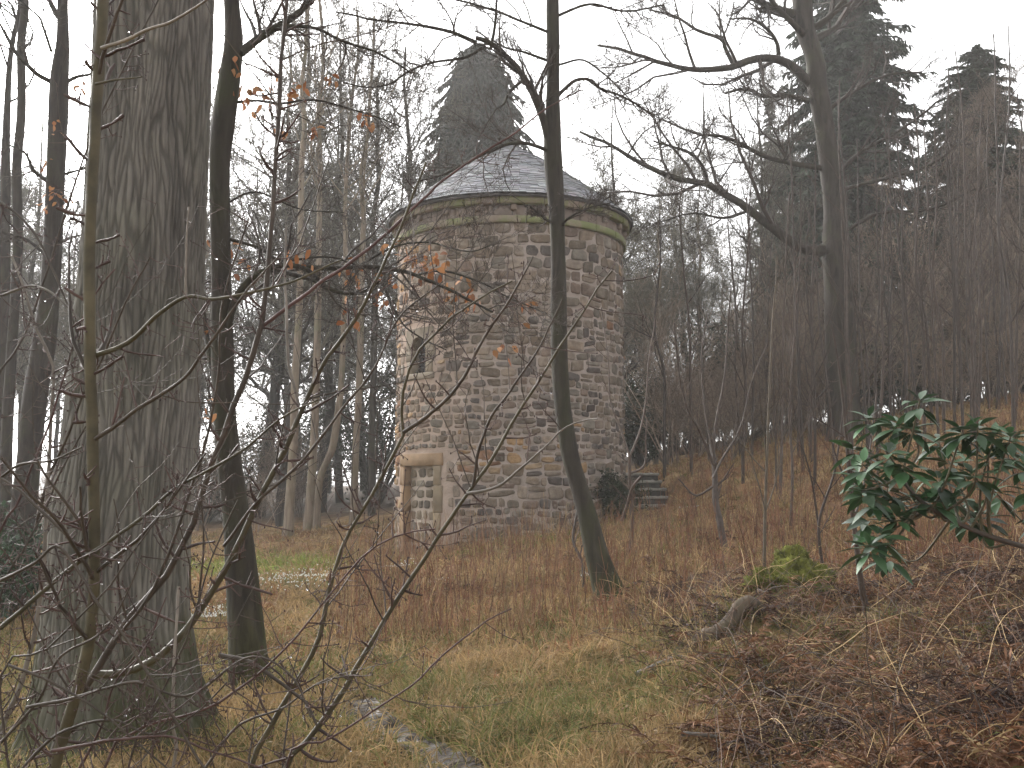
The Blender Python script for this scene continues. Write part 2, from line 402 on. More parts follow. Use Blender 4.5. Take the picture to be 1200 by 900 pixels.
# rubble stones, one mesh
def stone_patch(mb, u0, u1, z0, z1, col, r0=TR, bulge=.028, rng=rng, K=18, fn=None):
    w2, h2 = (u1 - u0) / 2, (z1 - z0) / 2; cx, cz = (u0 + u1) / 2, (z0 + z1) / 2
    a = np.arange(K) / K * 2 * np.pi + rng.uniform(0, .3); e = 2 / rng.uniform(3, 6)
    ox = np.sign(np.cos(a)) * np.abs(np.cos(a)) ** e; oz = np.sign(np.sin(a)) * np.abs(np.sin(a)) ** e
    j = 1 + rng.normal(0, .085, K); j = (j + np.roll(j, 1)) / 2
    sk = rng.normal(0, .09)
    ring = np.stack([ox * j * w2, oz * j * h2 + ox * w2 * sk], 1)
    tilt = rng.normal(0, .012, 2); V = []
    for s_, d in ((1.0, -.012), (.95, bulge * .55), (.8, bulge * .95), (.45, bulge * 1.08)):
        p = ring * s_; rr = r0 + d + (p[:, 0] / w2 * tilt[0] + p[:, 1] / h2 * tilt[1]) * (s_ > .5) * (d > 0) + rng.normal(0, .0025, K)
        V.append((fn or cyl)(p[:, 0] + cx, p[:, 1] + cz, rr))
    V.append((fn or cyl)(np.array([cx]), np.array([cz]), np.array([r0 + bulge * 1.1])))
    k = np.arange(K); n = (k + 1) % K
    q = np.concatenate([np.stack([k + K * l, n + K * l, n + K * (l + 1), k + K * (l + 1)], -1) for l in range(3)])
    t = np.stack([k + 3 * K, n + 3 * K, np.full(K, 4 * K)], -1)
    mb.add(np.concatenate(V), q, t, col)
pal = np.array([(.128, .098, .072), (.153, .12, .09), (.112, .09, .068), (.18, .145, .115), (.10, .084, .074), (.145, .105, .082), (.19, .15, .115), (.075, .062, .055), (.14, .122, .10)])
och = np.array([(.24, .15, .075), (.26, .17, .09), (.2, .115, .07), (.24, .175, .11)])
mb = MB(); z = ZB
while z < ZT - .08:
    up = z > 5.3
    h = rng.uniform(.21, .3) if up else rng.choice([rng.uniform(.12, .17), rng.uniform(.16, .23), rng.uniform(.22, .29)], p=[.3, .5, .2])
    h = min(h, ZT - z); u = -math.pi * TR + rng.uniform(0, .3)
    while u < math.pi * TR - .1:
        wd = rng.uniform(.24, .5) if up else h * rng.uniform(.7, 2.0)
        parts = [(z, z + h)]
        if h > .2 and not up and rng.random() < .3: mth = z + h * rng.uniform(.35, .65); parts = [(z, mth), (mth, z + h)]
        for a_, b_ in parts:
            j = rng.uniform(.005, .014) if up else rng.uniform(.007, .021); zc = (a_ + b_) / 2; uc = u + wd / 2
            wav = .04 * math.sin(uc * 1.7 + z * 2) + rng.normal(0, .012)
            if in_dressed(uc, zc, wd / 2, (b_ - a_) / 2): continue
            c = pal[rng.integers(len(pal))] * rng.uniform(.8, 1.2)
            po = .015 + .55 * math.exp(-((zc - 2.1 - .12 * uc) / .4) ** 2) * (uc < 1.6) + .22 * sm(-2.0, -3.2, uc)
            if rng.random() < po: c = och[rng.integers(4)] * rng.uniform(.8, 1.15)
            c = c * (1 - .4 * sm(1.0, .3, zc)) + np.array((.08, .09, .04)) * .4 * sm(1.0, .3, zc)
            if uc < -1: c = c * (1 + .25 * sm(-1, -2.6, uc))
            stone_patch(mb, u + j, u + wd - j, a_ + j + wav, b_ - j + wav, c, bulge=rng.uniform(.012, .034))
        u += wd
    z += h
st = mb.build('stonework', M['stone'], tower)
# curved blocks (dressed stone): u0..u1, z0..z1, r0..r1
def block(mb, u0, u1, z0, z1, r0, r1, col, n=None, rough=.004, bev=.012):
    n = n or max(3, int(abs(u1 - u0) / .06) + 2)
    us_ = np.r_[u0, np.linspace(u0 + bev, u1 - bev, n), u1]; prof = [(r0, z0), (r1 - bev, z0), (r1, z0 + bev), (r1, z1 - bev), (r1 - bev, z1), (r0, z1)]
    V = []
    for k, u in enumerate(us_):
        e = bev if k in (0, len(us_) - 1) else 0
        for (r, z) in prof:
            V.append(cyl(u, z, r - e * (r > r0 + 1e-6) + (rng.normal(0, rough) if r > r0 else 0)))
    V = np.array(V).reshape(-1, 3); m_ = len(prof); q = []
    for k in range(len(us_) - 1):
        for j in range(m_):
            a, b = k * m_ + j, k * m_ + (j + 1) % m_; q.append((a, a + m_, b + m_, b))
    l0 = [0, 1, 2, 3, 4, 5]; e0 = (len(us_) - 1) * m_
    q += [(0, 1, 2, 5), (2, 3, 4, 5), (e0 + 1, e0, e0 + 5, e0 + 2), (e0 + 3, e0 + 2, e0 + 5, e0 + 4)]
    mb.add(V, q, None, col)
def ringwall(mb, z0, z1, r0, r1, rng, lo, hi, base, var, n_gap=.006):
    u = -math.pi * TR
    while u < math.pi * TR - .02:
        wd = min(rng.uniform(lo, hi), math.pi * TR - u)
        if math.pi * TR - u - wd < lo * .5: wd = math.pi * TR - u
        block(mb, u + n_gap, u + wd - n_gap, z0, z1, r0, r1 + rng.normal(0, .006), np.array(base) * rng.uniform(1 - var, 1 + var)); u += wd
# courses under the eaves
mb = MB(); ringwall(mb, 6.88, 7.02, TR - .1, TR + .1, rng, .5, .9, (.21, .17, .13), .2); mb.build('string_course', M['mossy_stone'], tower)
mb = MB(); ringwall(mb, 7.022, 7.25, TR - .1, TR + .03, rng, .18, .42, (.18, .14, .115), .15, .006); mb.build('frieze', M['dressed'], tower)
mb = MB(); ringwall(mb, 7.252, 7.42, TR - .1, TR + .17, rng, .6, 1.0, (.22, .165, .135), .12); mb.build('cornice', M['mossy_stone'], tower)
for a in np.arange(-math.pi, math.pi - .01, math.pi / 11):
    mb = MB(); u = (a + .03) * TR; block(mb, u - .06, u + .06, 7.13, 7.25, TR - .05, TR + .11, (.19, .15, .12)); mb.build('corbel', M['dressed'], tower)
mb = MB()                                 # small square flight holes beside each other on the left of the frieze
# door surround and its rubble blocking
dc = np.array((.205, .15, .095))
def ublock(parent, name, u0, u1, z0, z1, r0, r1, col): mb = MB(); block(mb, u0, u1, z0, z1, r0, r1, col); return mb.build(name, M['dressed'], parent)
dw = MB(); block(dw, UD - DW - .28, UD + DW + .24, DZ1, DZ1 + .25, TR - .4, TR + .035, dc * (1.1, .98, .85)); door = dw.build('doorway', M['dressed'], tower)
zj = DZ0
for k, hh in enumerate((.75, .62, .55, DZ1 - DZ0 - 1.92)):
    for s_ in (-1, 1):
        ex = (.2, .27, .19, .24)[(k + (s_ > 0)) % 4]
        a, b = (UD - DW - ex, UD - DW) if s_ < 0 else (UD + DW, UD + DW + ex)
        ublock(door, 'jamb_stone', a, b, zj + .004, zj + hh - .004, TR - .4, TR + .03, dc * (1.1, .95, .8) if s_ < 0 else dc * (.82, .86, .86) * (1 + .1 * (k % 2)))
    zj += hh
mb = MB(); RI = TR - .13
uu, zz = np.meshgrid(np.linspace(UD - DW - .02, UD + DW + .02, 30), np.linspace(DZ0, DZ1 + .02, 60))
i = (np.arange(59)[:, None] * 30 + np.arange(29)[None]).ravel()
mb.add(cyl(uu, zz, RI + .008 * wn(uu, zz, 6, 3)), np.stack([i, i + 1, i + 31, i + 30], -1), None, (1.05, 1.04, .98))
inf = mb.build('blocking', M['mortar'], door)
mb = MB(); z = DZ0
while z < DZ1 - .1:
    h = min(rng.uniform(.16, .3), DZ1 - z); u = UD - DW + .01
    while u < UD + DW - .1:
        wd = min(rng.uniform(.18, .36), UD + DW - u)
        stone_patch(mb, u + .025, u + wd - .025, z + .025, z + h - .025, pal[rng.integers(9)] * rng.uniform(.9, 1.3) * (.85, .84, .76), r0=RI, bulge=.02); u += wd
    z += h
mb.build('rubble', M['stone'], inf)
# window: arched head, jambs, sill, leaded glass
wc = np.array((.20, .165, .12))
mb = MB(); block(mb, UD - WW - .2, UD + WW + .24, WZ0 - .13, WZ0, TR - .3, TR + .04, wc); win = mb.build('window', M['dressed'], tower)
for s_ in (-1, 1):
    for k, (a, b, ex) in enumerate(((WZ0, WZ0 + .27, .2), (WZ0 + .274, WZ0 + .5, .27))):
        u0, u1 = (UD - WW - ex, UD - WW) if s_ < 0 else (UD + WW, UD + WW + ex)
        ublock(win, 'jamb_stone', u0, u1, a + .003, b, TR - .3, TR + .025, wc * (1.05 - .08 * k))
def arch_head(mb, u0, u1, z0, z1, rad, zc, r0, r1, col):
    n = 18; a = np.linspace(math.pi, 0, n); iu, iz = UD + np.cos(a) * rad, zc + np.sin(a) * rad
    # outer boundary points matched to the arch
    ou = np.clip(UD + np.cos(a) * 2 * (u1 - UD), u0, u1); oz = np.where(np.abs(np.cos(a)) > .72, zc + (z1 - zc) * np.clip(np.sin(a) * 1.45, 0, 1), z1)
    V = np.concatenate([cyl(iu, iz, r1), cyl(ou, oz, r1), cyl(iu, iz, r0), cyl(ou, oz, r0)]); k = np.arange(n - 1)
    q = np.concatenate([np.stack([k, k + 1, k + 1 + n, k + n], -1), np.stack([k + 2 * n, k + 1 + 2 * n, k + 1, k], -1), np.stack([k + n, k + n + 1, k + 3 * n + 1, k + 3 * n], -1)])
    mb.add(V, q, None, col)
mb = MB(); arch_head(mb, UD - WW - .22, UD + WW + .22, WZ0 + .5, WZ1 + .17, WW, WZ0 + .505, TR - .3, TR + .028, wc * .95); mb.build('arch_stone', M['dressed'], win, False)
mb = MB(); RG = TR - .17
mb.add(cyl(np.array([UD - WW - .03, UD + WW + .03, UD + WW + .03, UD - WW - .03]), np.array([WZ0 - .02, WZ0 - .02, WZ1 + .05, WZ1 + .05]), RG), [(0, 1, 2, 3)])
mb.build('glazing', M['glass'], win, False)
mb = MB()
for k in range(-1, 2): block(mb, UD + k * .1 - .008, UD + k * .1 + .008, WZ0, WZ1, RG + .004, RG + .022, g3(1), n=2, bev=.002, rough=0)
for k in range(1, 5): block(mb, UD - WW, UD + WW, WZ0 + k * .14 - .007, WZ0 + k * .14 + .007, RG + .004, RG + .024, g3(1), bev=.002, rough=0)
mb.build('leading', M['lead'], win, False)
# conical slate roof
RE, ZE, ZA = TR + .27, 7.43, 9.32
mb = MB(); NR = 34; rng = np.random.default_rng(11)
for k in range(NR):
    f0, f1 = k / NR, min(1, (k + 1.55) / NR)
    ra, rb = RE * (1 - f0), max(RE * (1 - f1), .02); za, zb = ZE + (ZA - ZE) * (1 - (1 - f0) ** 1.18), ZE + (ZA - ZE) * (1 - (1 - f1) ** 1.18)
    n = max(8, int(2 * math.pi * ra / rng.uniform(.17, .23))); a = np.sort((np.arange(n) + rng.uniform(-.18, .18, n)) / n * 2 * np.pi); b = np.r_[a[1:], a[0] + 2 * np.pi] - .006 / max(ra, .1)
    lift = .026 + rng.uniform(-.004, .012, n); c = np.array((.21, .212, .228)) * rng.uniform(.7, 1.25, (n, 1)) * (1 + rng.normal(0, .03, (n, 3)))
    dz = rng.normal(0, .003, n); tk = .009
    V = []
    for ang, r, zz, l in ((a, ra, za + dz, lift), (b, ra, za + dz + rng.normal(0, .004, n), lift), (b, rb, zb, .004), (a, rb, zb, .004), (a, ra, za + dz - tk, lift), (b, ra, za + dz - tk, lift)):
        V.append(xyz(np.sin(ang) * r, -np.cos(ang) * r, zz + l))
    V = np.stack(V, 1); i0 = np.arange(n) * 6
    q = np.concatenate([np.stack([i0, i0 + 1, i0 + 2, i0 + 3], -1), np.stack([i0 + 4, i0 + 5, i0 + 1, i0], -1)])
    mb.add(V, q, None, np.repeat(c, 6, 0))
roof = mb.build('roof', M['slate'], tower, False)
mb = MB(); a = np.arange(96) / 96 * 2 * np.pi; k = np.arange(96); n = (k + 1) % 96     # solid deck under the slates
rings = [(.02, ZA - .03), (RE - .03, ZE - .012), (RE - .03, ZE - .05), (TR - .3, ZE - .03)]
for r, z in rings: pass
V = np.concatenate([xyz(np.sin(a) * r, -np.cos(a) * r, z) for r, z in rings])
mb.add(V, np.concatenate([np.stack([k + 96 * j, n + 96 * j, n + 96 * (j + 1), k + 96 * (j + 1)], -1) for j in range(3)]), None, (.05, .045, .045))
mb.build('roof_deck', M['dressed'], roof)
mb = MB(); tubes(mb, np.array([(0, 0, ZA - .12), (0, 0, ZA + .02), (0, 0, ZA + .05)]), np.array([.2, .06, .005]), 20, (.17, .17, .18)); mb.build('roof_cap', M['dressed'], roof)

# stone steps climbing the bank beside the tower
p0 = at(764, 598, 21.9); steps = thing('stone_steps', 'short flight of dark stone steps set in the bank right of the tower', 'steps', tuple(p0 - (0, 0, .05)))
def slab(x0, x1, y0, y1, z0, z1, name, parent, col, mat):
    n = 12; xs = np.linspace(x0, x1, n); V = []; e = .015
    for j, x in enumerate(xs):
        w_ = rng.normal(0, .009, 4); k = .5 if j in (0, n - 1) else 1
        V += [(x, y0 + e + w_[0], z0), (x, y0 + w_[0], z0 + e), (x, y0 + w_[1], z1 - e), (x, y0 + e + w_[1], z1 + w_[2] * k), (x, y1, z1 + w_[3] * .5), (x, y1, z0)]
    q = [(j * 6 + e_, j * 6 + 6 + e_, j * 6 + 6 + (e_ + 1) % 6, j * 6 + (e_ + 1) % 6) for j in range(n - 1) for e_ in range(6)]
    f = (n - 1) * 6; q += [(0, 1, 2, 5), (2, 3, 4, 5), (f + 1, f, f + 5, f + 2), (f + 3, f + 2, f + 5, f + 4)]
    mb = MB(); mb.add(V, q, None, col); return mb.build(name, M[mat], parent, False)
for k in range(5):
    x0, x1 = -.40 + rng.normal(0, .03), .38 + rng.normal(0, .03); h = .172
    st_ = slab(x0 + .02, x1 - .02, .33 * k + .07, .33 * k + .5, h * k - .3, h * (k + 1) - .062, 'step', steps, (.055, .05, .042), 'dressed')
    slab(x0, x1, .33 * k, .33 * k + .42, h * (k + 1) - .06, h * (k + 1), 'tread', st_, (.21, .195, .165), 'dressed')

# ------------------------------------------------------------------ traced trees
def edges_line(rows, Y, base_extra=True):
    """rows of (py, left px, right px) from foot to top -> centre line and radii at distance Y"""
    P = np.array([at((a + b) / 2, py, Y) for py, a, b in rows]); R = np.array([m_of((b - a) / 2, Y) for _, a, b in rows])
    return P, R
def px_line(pts, Y0, Y1=None, w0=6, w1=2, n=14):
    Y1 = Y0 if Y1 is None else Y1; N = len(pts)
    P = np.array([at(p[0], p[1], Y0 + (Y1 - Y0) * k / (N - 1)) for k, p in enumerate(pts)])
    r = np.linspace(m_of(w0, Y0), m_of(w1, Y1), n) / 2
    return spline(P, n), r
TW = np.array((.06, .048, .041))
def twig_crown(lines, rng, n=(7, 6, 4), ln=((.35, .6), (.35, .6), (.4, .7)), rmin=.003, col=TW, up=.08, t=(.15, 1), absl=None, wig=.2):
    """grow three orders of twigs on a list of (P,R) lines; returns an MB and the last order"""
    P = np.stack([spline(p, 14) for p, r in lines]); R = np.stack([np.interp(np.linspace(0, 1, 14), np.linspace(0, 1, len(r)), r) for p, r in lines])
    mb = MB()
    for k, nn in enumerate(n):
        P, R = grow(P, R, rng, nn, t, ln[k], (25, 70), 6, up, wig, .55, rmin)
        tubes(mb, P, R, 4 if k == 0 else 3, col * rng.uniform(.75, 1.3, (len(P), 1)))
    return mb, P, R
def rel(P, loc): return np.asarray(P) - np.asarray(loc)

# the broad trunk on the left
def big_tree():
    Yb = 6.5; rng = np.random.default_rng(3)
    rows = [(905, 0, 285), (880, 18, 262), (850, 33, 243), (800, 46, 227), (750, 52, 220), (700, 56, 217), (600, 66, 221), (500, 80, 227), (400, 88, 233), (300, 97, 238), (150, 106, 245), (0, 111, 251), (-250, 118, 258), (-600, 130, 262), (-1100, 150, 258)]
    P, R = edges_line(rows, Yb); loc = np.array((P[1][0], Yb, gz(P[1][0], Yb)))
    PR = spline(np.c_[P, R], 1300); P, R = PR[:, :3], PR[:, 3]; P[0][2] -= .1
    K = 480; a = np.arange(K) / K * 2 * np.pi
    A, Zz = np.meshgrid(a, P[:, 2]); ca, sa = np.cos(A), np.sin(A)
    foot = np.exp(-np.clip(Zz - loc[2], 0, 9) / .55)[..., None][..., 0]
    lob = 1 + foot * (.08 * np.cos(3 * A + .6) + .07 * np.cos(7 * A + 2)) + .035 * fbm(xyz(ca * 1.2, sa * 1.2, Zz * .5), 3, 2)
    # interlacing ridges and fissures of the bark: long cells round the girth
    gu = A / (2 * np.pi) * 62 + .95 * fbm(xyz(ca * 2.0, sa * 2.0, Zz * 1.3), 3, 31); gv = Zz * 3.4 + .6 * fbm(xyz(ca * 3, sa * 3, Zz * .8), 2, 35)
    def cells(u, v, per, s):
        iu, iv = np.floor(u).astype(np.int64), np.floor(v).astype(np.int64); d1 = np.full(u.shape, 9.); d2 = d1.copy()
        for du in (-1, 0, 1):
            for dv in (-1, 0, 1):
                cu_, cv_ = (iu + du) % per, iv + dv
                pu = iu + du + .5 + .42 * _hash(cu_, cv_, cu_ * 0, s); pv = iv + dv + .5 + .45 * _hash(cu_, cv_, cu_ * 0, s + 1)
                d = np.sqrt((u - pu) ** 2 + (.5 * (v - pv)) ** 2); d2 = np.where(d < d1, d1, np.minimum(d2, d)); d1 = np.minimum(d1, d)
        return d2 - d1
    e1 = cells(gu, gv, 62, 3); e2 = cells(gu * 2, gv * 2.6, 124, 7)
    fiss = np.exp(-(e1 / .16) ** 2) + .25 * np.exp(-(e2 / .2) ** 2)
    rough = fbm(xyz(ca * 24, sa * 24, Zz * 14), 3, 51)
    rr = R[:, None] * lob - .011 * fiss + .004 * rough
    V = P[:, None] + np.stack([ca * rr, -sa * rr, 0 * rr], -1)
    V[..., 2] += .0
    i = np.arange(1299)[:, None] * K + np.arange(K)[None]; nx = (np.arange(K) + 1) % K - np.arange(K)
    moss_shade = sm(1.0, .0, Zz - loc[2] + .35 * fbm(xyz(ca * 3, sa * 3, Zz * 3), 3, 9))[..., None]
    col = (1 - .5 * np.clip(fiss, 0, 1))[..., None] * np.ones(3) * (1 + .2 * fbm(xyz(ca * 3, sa * 3, Zz * 1.8), 4, 70))[..., None]
    col = col * (1 - moss_shade) + np.array((.33, .36, .17)) * moss_shade  # mossy foot, with the shade down there darkened into the bark colour
    t = thing('large_tree', 'huge broad grey trunk with finely fissured bark filling the left of the picture', 'tree', tuple(loc))
    mb = MB(); mb.add(rel(V, loc), np.stack([i, i + nx, i + nx + K, i + K], -1), None, col); mb.build('trunk', M['bark_big'], t)
    top = P[-1]; lines = []
    
    Lp, Lr = grow(P[None, ::20], R[None, ::20], rng, 12, (.72, 1), (2.5, 5.5), (35, 75), 12, .1, .12, .4, .02, True)
    mb = MB(); tubes(mb, rel(Lp, loc), Lr, 8); mb.build('limbs', M['bark_big'], t)
    mb, _, _ = twig_crown([(rel(p, loc), r) for p, r in zip(Lp, Lr)], rng, (7, 5, 3)); mb.build('crown', M['twig'], t)
big_tree()

LEAFC = np.array([(.30, .12, .045), (.36, .17, .07), (.25, .095, .04), (.40, .2, .09)])
def dead_leaves(pts, rng, n=5, size=.075, spread=.06):
    """clusters of curled brown leaves hanging at the given points"""
    B = np.repeat(np.array(pts), n, 0) + rng.normal(0, spread, (len(pts) * n, 3)); N = len(B)
    D = rng.normal(size=(N, 3)) * .8 + (0, 0, -.7); mb = MB()
    ribbons(mb, B, D, rng.uniform(.7, 1.3, N) * size, rng.uniform(.4, .6, N) * size, LEAFC[rng.integers(4, size=N)] * rng.uniform(.7, 1.2, (N, 1)), .35, 3, (.25, 1, .8, 0), rng)
    return mb

def traced_tree(name, label, cat, rows, Yt, limbs, mat, seed, crown_n=(6, 6, 4), top=14, lump=.07, sides=20, leaves=None, rmin=.003, extra=6, flare=.25, col=TW, up=.08, uplen=(2, 4)):
    rng = np.random.default_rng(seed)
    P, R = edges_line(rows, Yt); f = P[0].copy(); loc = np.array((f[0], Yt, float(gz(f[0], Yt))))
    d = nrm(P[-1] - P[-3]); h = 0
    while P[-1][2] < top:
        P = np.vstack([P, P[-1] + nrm(d + rng.normal(0, .08, 3) * (1, 1, 0)) * 1.2]); R = np.r_[R, R[-1] * .86]
    P = np.vstack([P[0] + (0, 0, -max(.3, P[0][2] - loc[2] + .3)), P]); R = np.r_[R[0] * 1.15, R]
    PR = spline(np.c_[P, R], 130); P, R = PR[:, :3], PR[:, 3]
    K = sides; a = np.arange(K) / K * 2 * np.pi; A = np.broadcast_to(a, (130, K)); foot = np.exp(-np.clip(P[:, 2] - loc[2], 0, 9) / .3)[:, None]
    rr = R[:, None] * (1 + lump * fbm(xyz(np.cos(A) * 1.3, np.sin(A) * 1.3, P[:, 2:3] * 1.5), 4, seed) + flare * foot * (1 + .6 * np.cos(4 * A + seed)) * .6)
    V = P[:, None] + np.stack([np.cos(A) * rr, -np.sin(A) * rr, 0 * rr], -1)
    i = np.arange(129)[:, None] * K + np.arange(K)[None]; nx = (np.arange(K) + 1) % K - np.arange(K)
    t = thing(name, label, cat, tuple(loc))
    mq = (sm(1.1, .1, P[:, 2:3] - loc[2] + .5 * fbm(xyz(np.cos(A) * 2, np.sin(A) * 2, P[:, 2:3] * 3), 3, 9)) * .85)[..., None]
    mb = MB(); mb.add(rel(V, loc), np.stack([i, i + nx, i + nx + K, i + K], -1), None, (1 - mq) * np.ones(3) + mq * np.array((1.1, 1.3, .55))); mb.build('trunk', mat, t)
    lines = []
    for L in limbs:
        pts, w0, w1 = L[:3]; Y1 = L[3] if len(L) > 3 else Yt
        p, r = px_line(pts, Yt, Y1, w0, w1, 22)
        p = p + np.cumsum(rng.normal(0, .006 * np.linalg.norm(p[-1] - p[0]), p.shape) * .5, 0) * np.linspace(0, 1, 22)[:, None]
        mb = MB(); tubes(mb, rel(p, loc), r, 8, lump=.08, seed=seed); mb.build('limb', mat, t); lines.append((rel(p, loc), r))
    if extra:
        ex, er = grow(rel(P, loc)[None, ::6], R[None, ::6], rng, extra, (.6, .99), uplen, (30, 70), 12, .12, .14, .4, .008, True)
        for p, r in zip(ex, er): lines.append((p, r))
        mb = MB(); tubes(mb, ex, er, 6); mb.build('upper_limbs', mat, t)
    mb, TP, TRr = twig_crown(lines, rng, crown_n, rmin=rmin, col=col, up=up); mb.build('crown', M['twig'], t)
    if leaves:
        dead_leaves([rel(at(x, y, Yt + rng.uniform(-.4, .4)), loc) for x, y in leaves], rng, 6, .085, .05).build('withered_leaves', M['litter'], t)
    return t
traced_tree('mossy_tree', 'dark mossy trunk with a low crooked limb just right of the huge trunk', 'tree',
    [(825, 270, 317), (780, 270, 312), (720, 268, 306), (650, 264, 298), (600, 261, 291), (550, 254, 284), (480, 249, 276), (400, 248, 273), (300, 247, 271), (200, 245, 269), (150, 247, 275), (100, 254, 281), (50, 263, 285), (0, 262, 281), (-80, 258, 274)], 8.2,
    [([(262, 410), (272, 362), (283, 338), (300, 322), (325, 312), (350, 312), (366, 322), (378, 336), (402, 342), (425, 340), (442, 328)], 10, 3, 7.6),
     ([(318, 316), (345, 322), (372, 330), (400, 340)], 7, 3, 7.8), ([(352, 313), (390, 314), (430, 312), (474, 318), (500, 327), (526, 339), (555, 352), (580, 362)], 7, 2.5, 7.4), ([(448, 330), (453, 342), (465, 366), (480, 386), (505, 402), (528, 412)], 3.5, 1.3, 7.5), ([(487, 322), (520, 318), (560, 330), (600, 352), (640, 372)], 3, 1.2, 7.3), ([(420, 312), (460, 290), (500, 285), (540, 296), (570, 290)], 3, 1.2, 7.3),
     ([(282, 62), (310, 40), (340, 22), (365, 0), (392, -30)], 11, 6, 8.6), ([(332, 30), (370, 33), (400, 47), (440, 60), (480, 85)], 5, 2, 8.4),
     ([(250, 440), (243, 400), (238, 360), (236, 330)], 8, 4, 8.7), ([(268, 280), (300, 290), (330, 305), (390, 302), (430, 318)], 4, 2, 7.8),
     ([(275, 120), (300, 118), (330, 122), (370, 118), (420, 132), (470, 150)], 3.5, 1.5, 8), ([(262, 240), (300, 225), (350, 245), (400, 250)], 3, 1.2, 8.6)],
    M['bark_moss'], 21, (10, 8, 4), 12, leaves=[(460, 290), (485, 300), (497, 312), (510, 318), (518, 300), (540, 330), (552, 348), (560, 352), (535, 355), (590, 410), (615, 360), (415, 332), (274, 75), (276, 108), (290, 108), (296, 118), (313, 118), (342, 117), (325, 152), (314, 92), (388, 95), (355, 104), (345, 302), (356, 298), (407, 314), (448, 352), (406, 368), (455, 325), (490, 300), (237, 395), (245, 470), (367, 152), (262, 290), (505, 305), (430, 140), (280, 298)], rmin=.0022)
traced_tree('leaning_tree', 'slender dark trunk curving up across the front of the tower', 'tree',
    [(702, 697, 737), (680, 692, 727), (650, 685, 714), (600, 676, 699), (560, 665, 686), (530, 657, 678), (480, 650, 670), (430, 646, 666), (400, 645, 665), (340, 645, 664), (300, 645, 663), (250, 643, 662), (200, 638, 660), (165, 637, 658), (100, 640, 656), (50, 640, 656), (0, 640, 655), (-60, 641, 654)], 12.2,
    [([(645, 178), (638, 145), (625, 113), (612, 92), (600, 76), (577, 58), (558, 50)], 10, 6, 11.8), ([(558, 50), (530, 38), (500, 31), (460, 25), (430, 20), (390, 12)], 5, 2, 11.2),
     ([(567, 55), (545, 67), (510, 71), (480, 80), (455, 96), (425, 98), (400, 92)], 4, 1.6, 11.4), ([(645, 72), (615, 62), (590, 56), (575, 48)], 4, 2, 12), ([(575, 58), (580, 30), (582, 5), (586, -30)], 4, 2, 12),
     ([(612, 95), (596, 108), (590, 122), (578, 132), (560, 160)], 4, 1.5, 11.6), ([(645, 178), (630, 172), (610, 168), (590, 171), (565, 182), (530, 200), (505, 210), (480, 216)], 5, 2, 11),
     ([(654, 112), (664, 102), (675, 94), (691, 93), (706, 104), (730, 112), (770, 135)], 5, 2, 12.6), ([(655, 76), (682, 70), (706, 85), (730, 107), (750, 130)], 3, 1.3, 12), ([(650, 262), (640, 257), (622, 240)], 4, 2, 11.8),
     ([(655, 268), (668, 254), (690, 243), (715, 236)], 3.5, 1.5, 11.6), ([(650, 20), (690, 5), (730, 12), (780, 5)], 4, 2, 12.5), ([(648, 40), (610, 25), (560, 8), (500, -5)], 4, 2, 12)],
    M['bark_moss'], 22, (11, 8, 5), 15, rmin=.003, lump=.05)
traced_tree('bare_oak', 'tall bare oak with long crooked limbs right of the tower', 'tree',
    [(520, 968, 1012), (480, 970, 1008), (420, 969, 1004), (350, 966, 1000), (300, 963, 997), (250, 965, 992), (200, 961, 985), (150, 955, 978), (100, 945, 969), (70, 943, 966), (30, 930, 954), (0, 928, 952), (-60, 922, 942)], 25,
    [([(972, 293), (947, 293), (927, 283), (900, 263), (867, 237), (843, 223), (830, 216), (800, 211), (770, 200), (740, 184), (710, 166), (680, 152)], 13.6, 3.0, 23), ([(830, 216), (823, 195), (810, 180), (790, 172), (765, 165)], 5.6, 2.2, 23),
     ([(952, 100), (925, 76), (900, 68), (875, 71), (855, 79), (820, 83), (790, 81), (760, 74), (730, 64), (700, 58)], 12.0, 3.0, 23.5), ([(860, 77), (850, 57), (845, 46), (815, 35), (790, 20), (760, 12)], 5.6, 2.2, 24), ([(912, 72), (911, 52), (900, 35), (880, 22), (855, 20)], 5.6, 2.2, 24),
     ([(968, 198), (945, 194), (922, 190), (895, 183), (872, 170), (850, 160), (815, 155), (780, 140)], 7.2, 2.2, 24), ([(948, 118), (920, 112), (895, 113), (875, 105), (850, 110)], 7.2, 3.0, 24.5), ([(935, 18), (905, 8), (885, -2), (850, -20)], 11.2, 5.2, 24),
     ([(968, 130), (1000, 108), (1040, 88), (1080, 85)], 5.6, 2.2, 25.5), ([(985, 200), (1010, 178), (1060, 150), (1100, 120)], 5.6, 2.2, 24.5), ([(988, 222), (1040, 208), (1090, 192), (1130, 160)], 4.8, 2.2, 25), ([(992, 270), (1030, 250), (1090, 245), (1140, 220)], 4.8, 2.2, 24.5), ([(880, 246), (850, 255), (815, 250), (780, 262)], 4.0, 1.5, 23)],
    M['bark_grey'], 23, (10, 8, 6), 19, rmin=.006, lump=.08, extra=8, uplen=(3, 6), flare=.15)
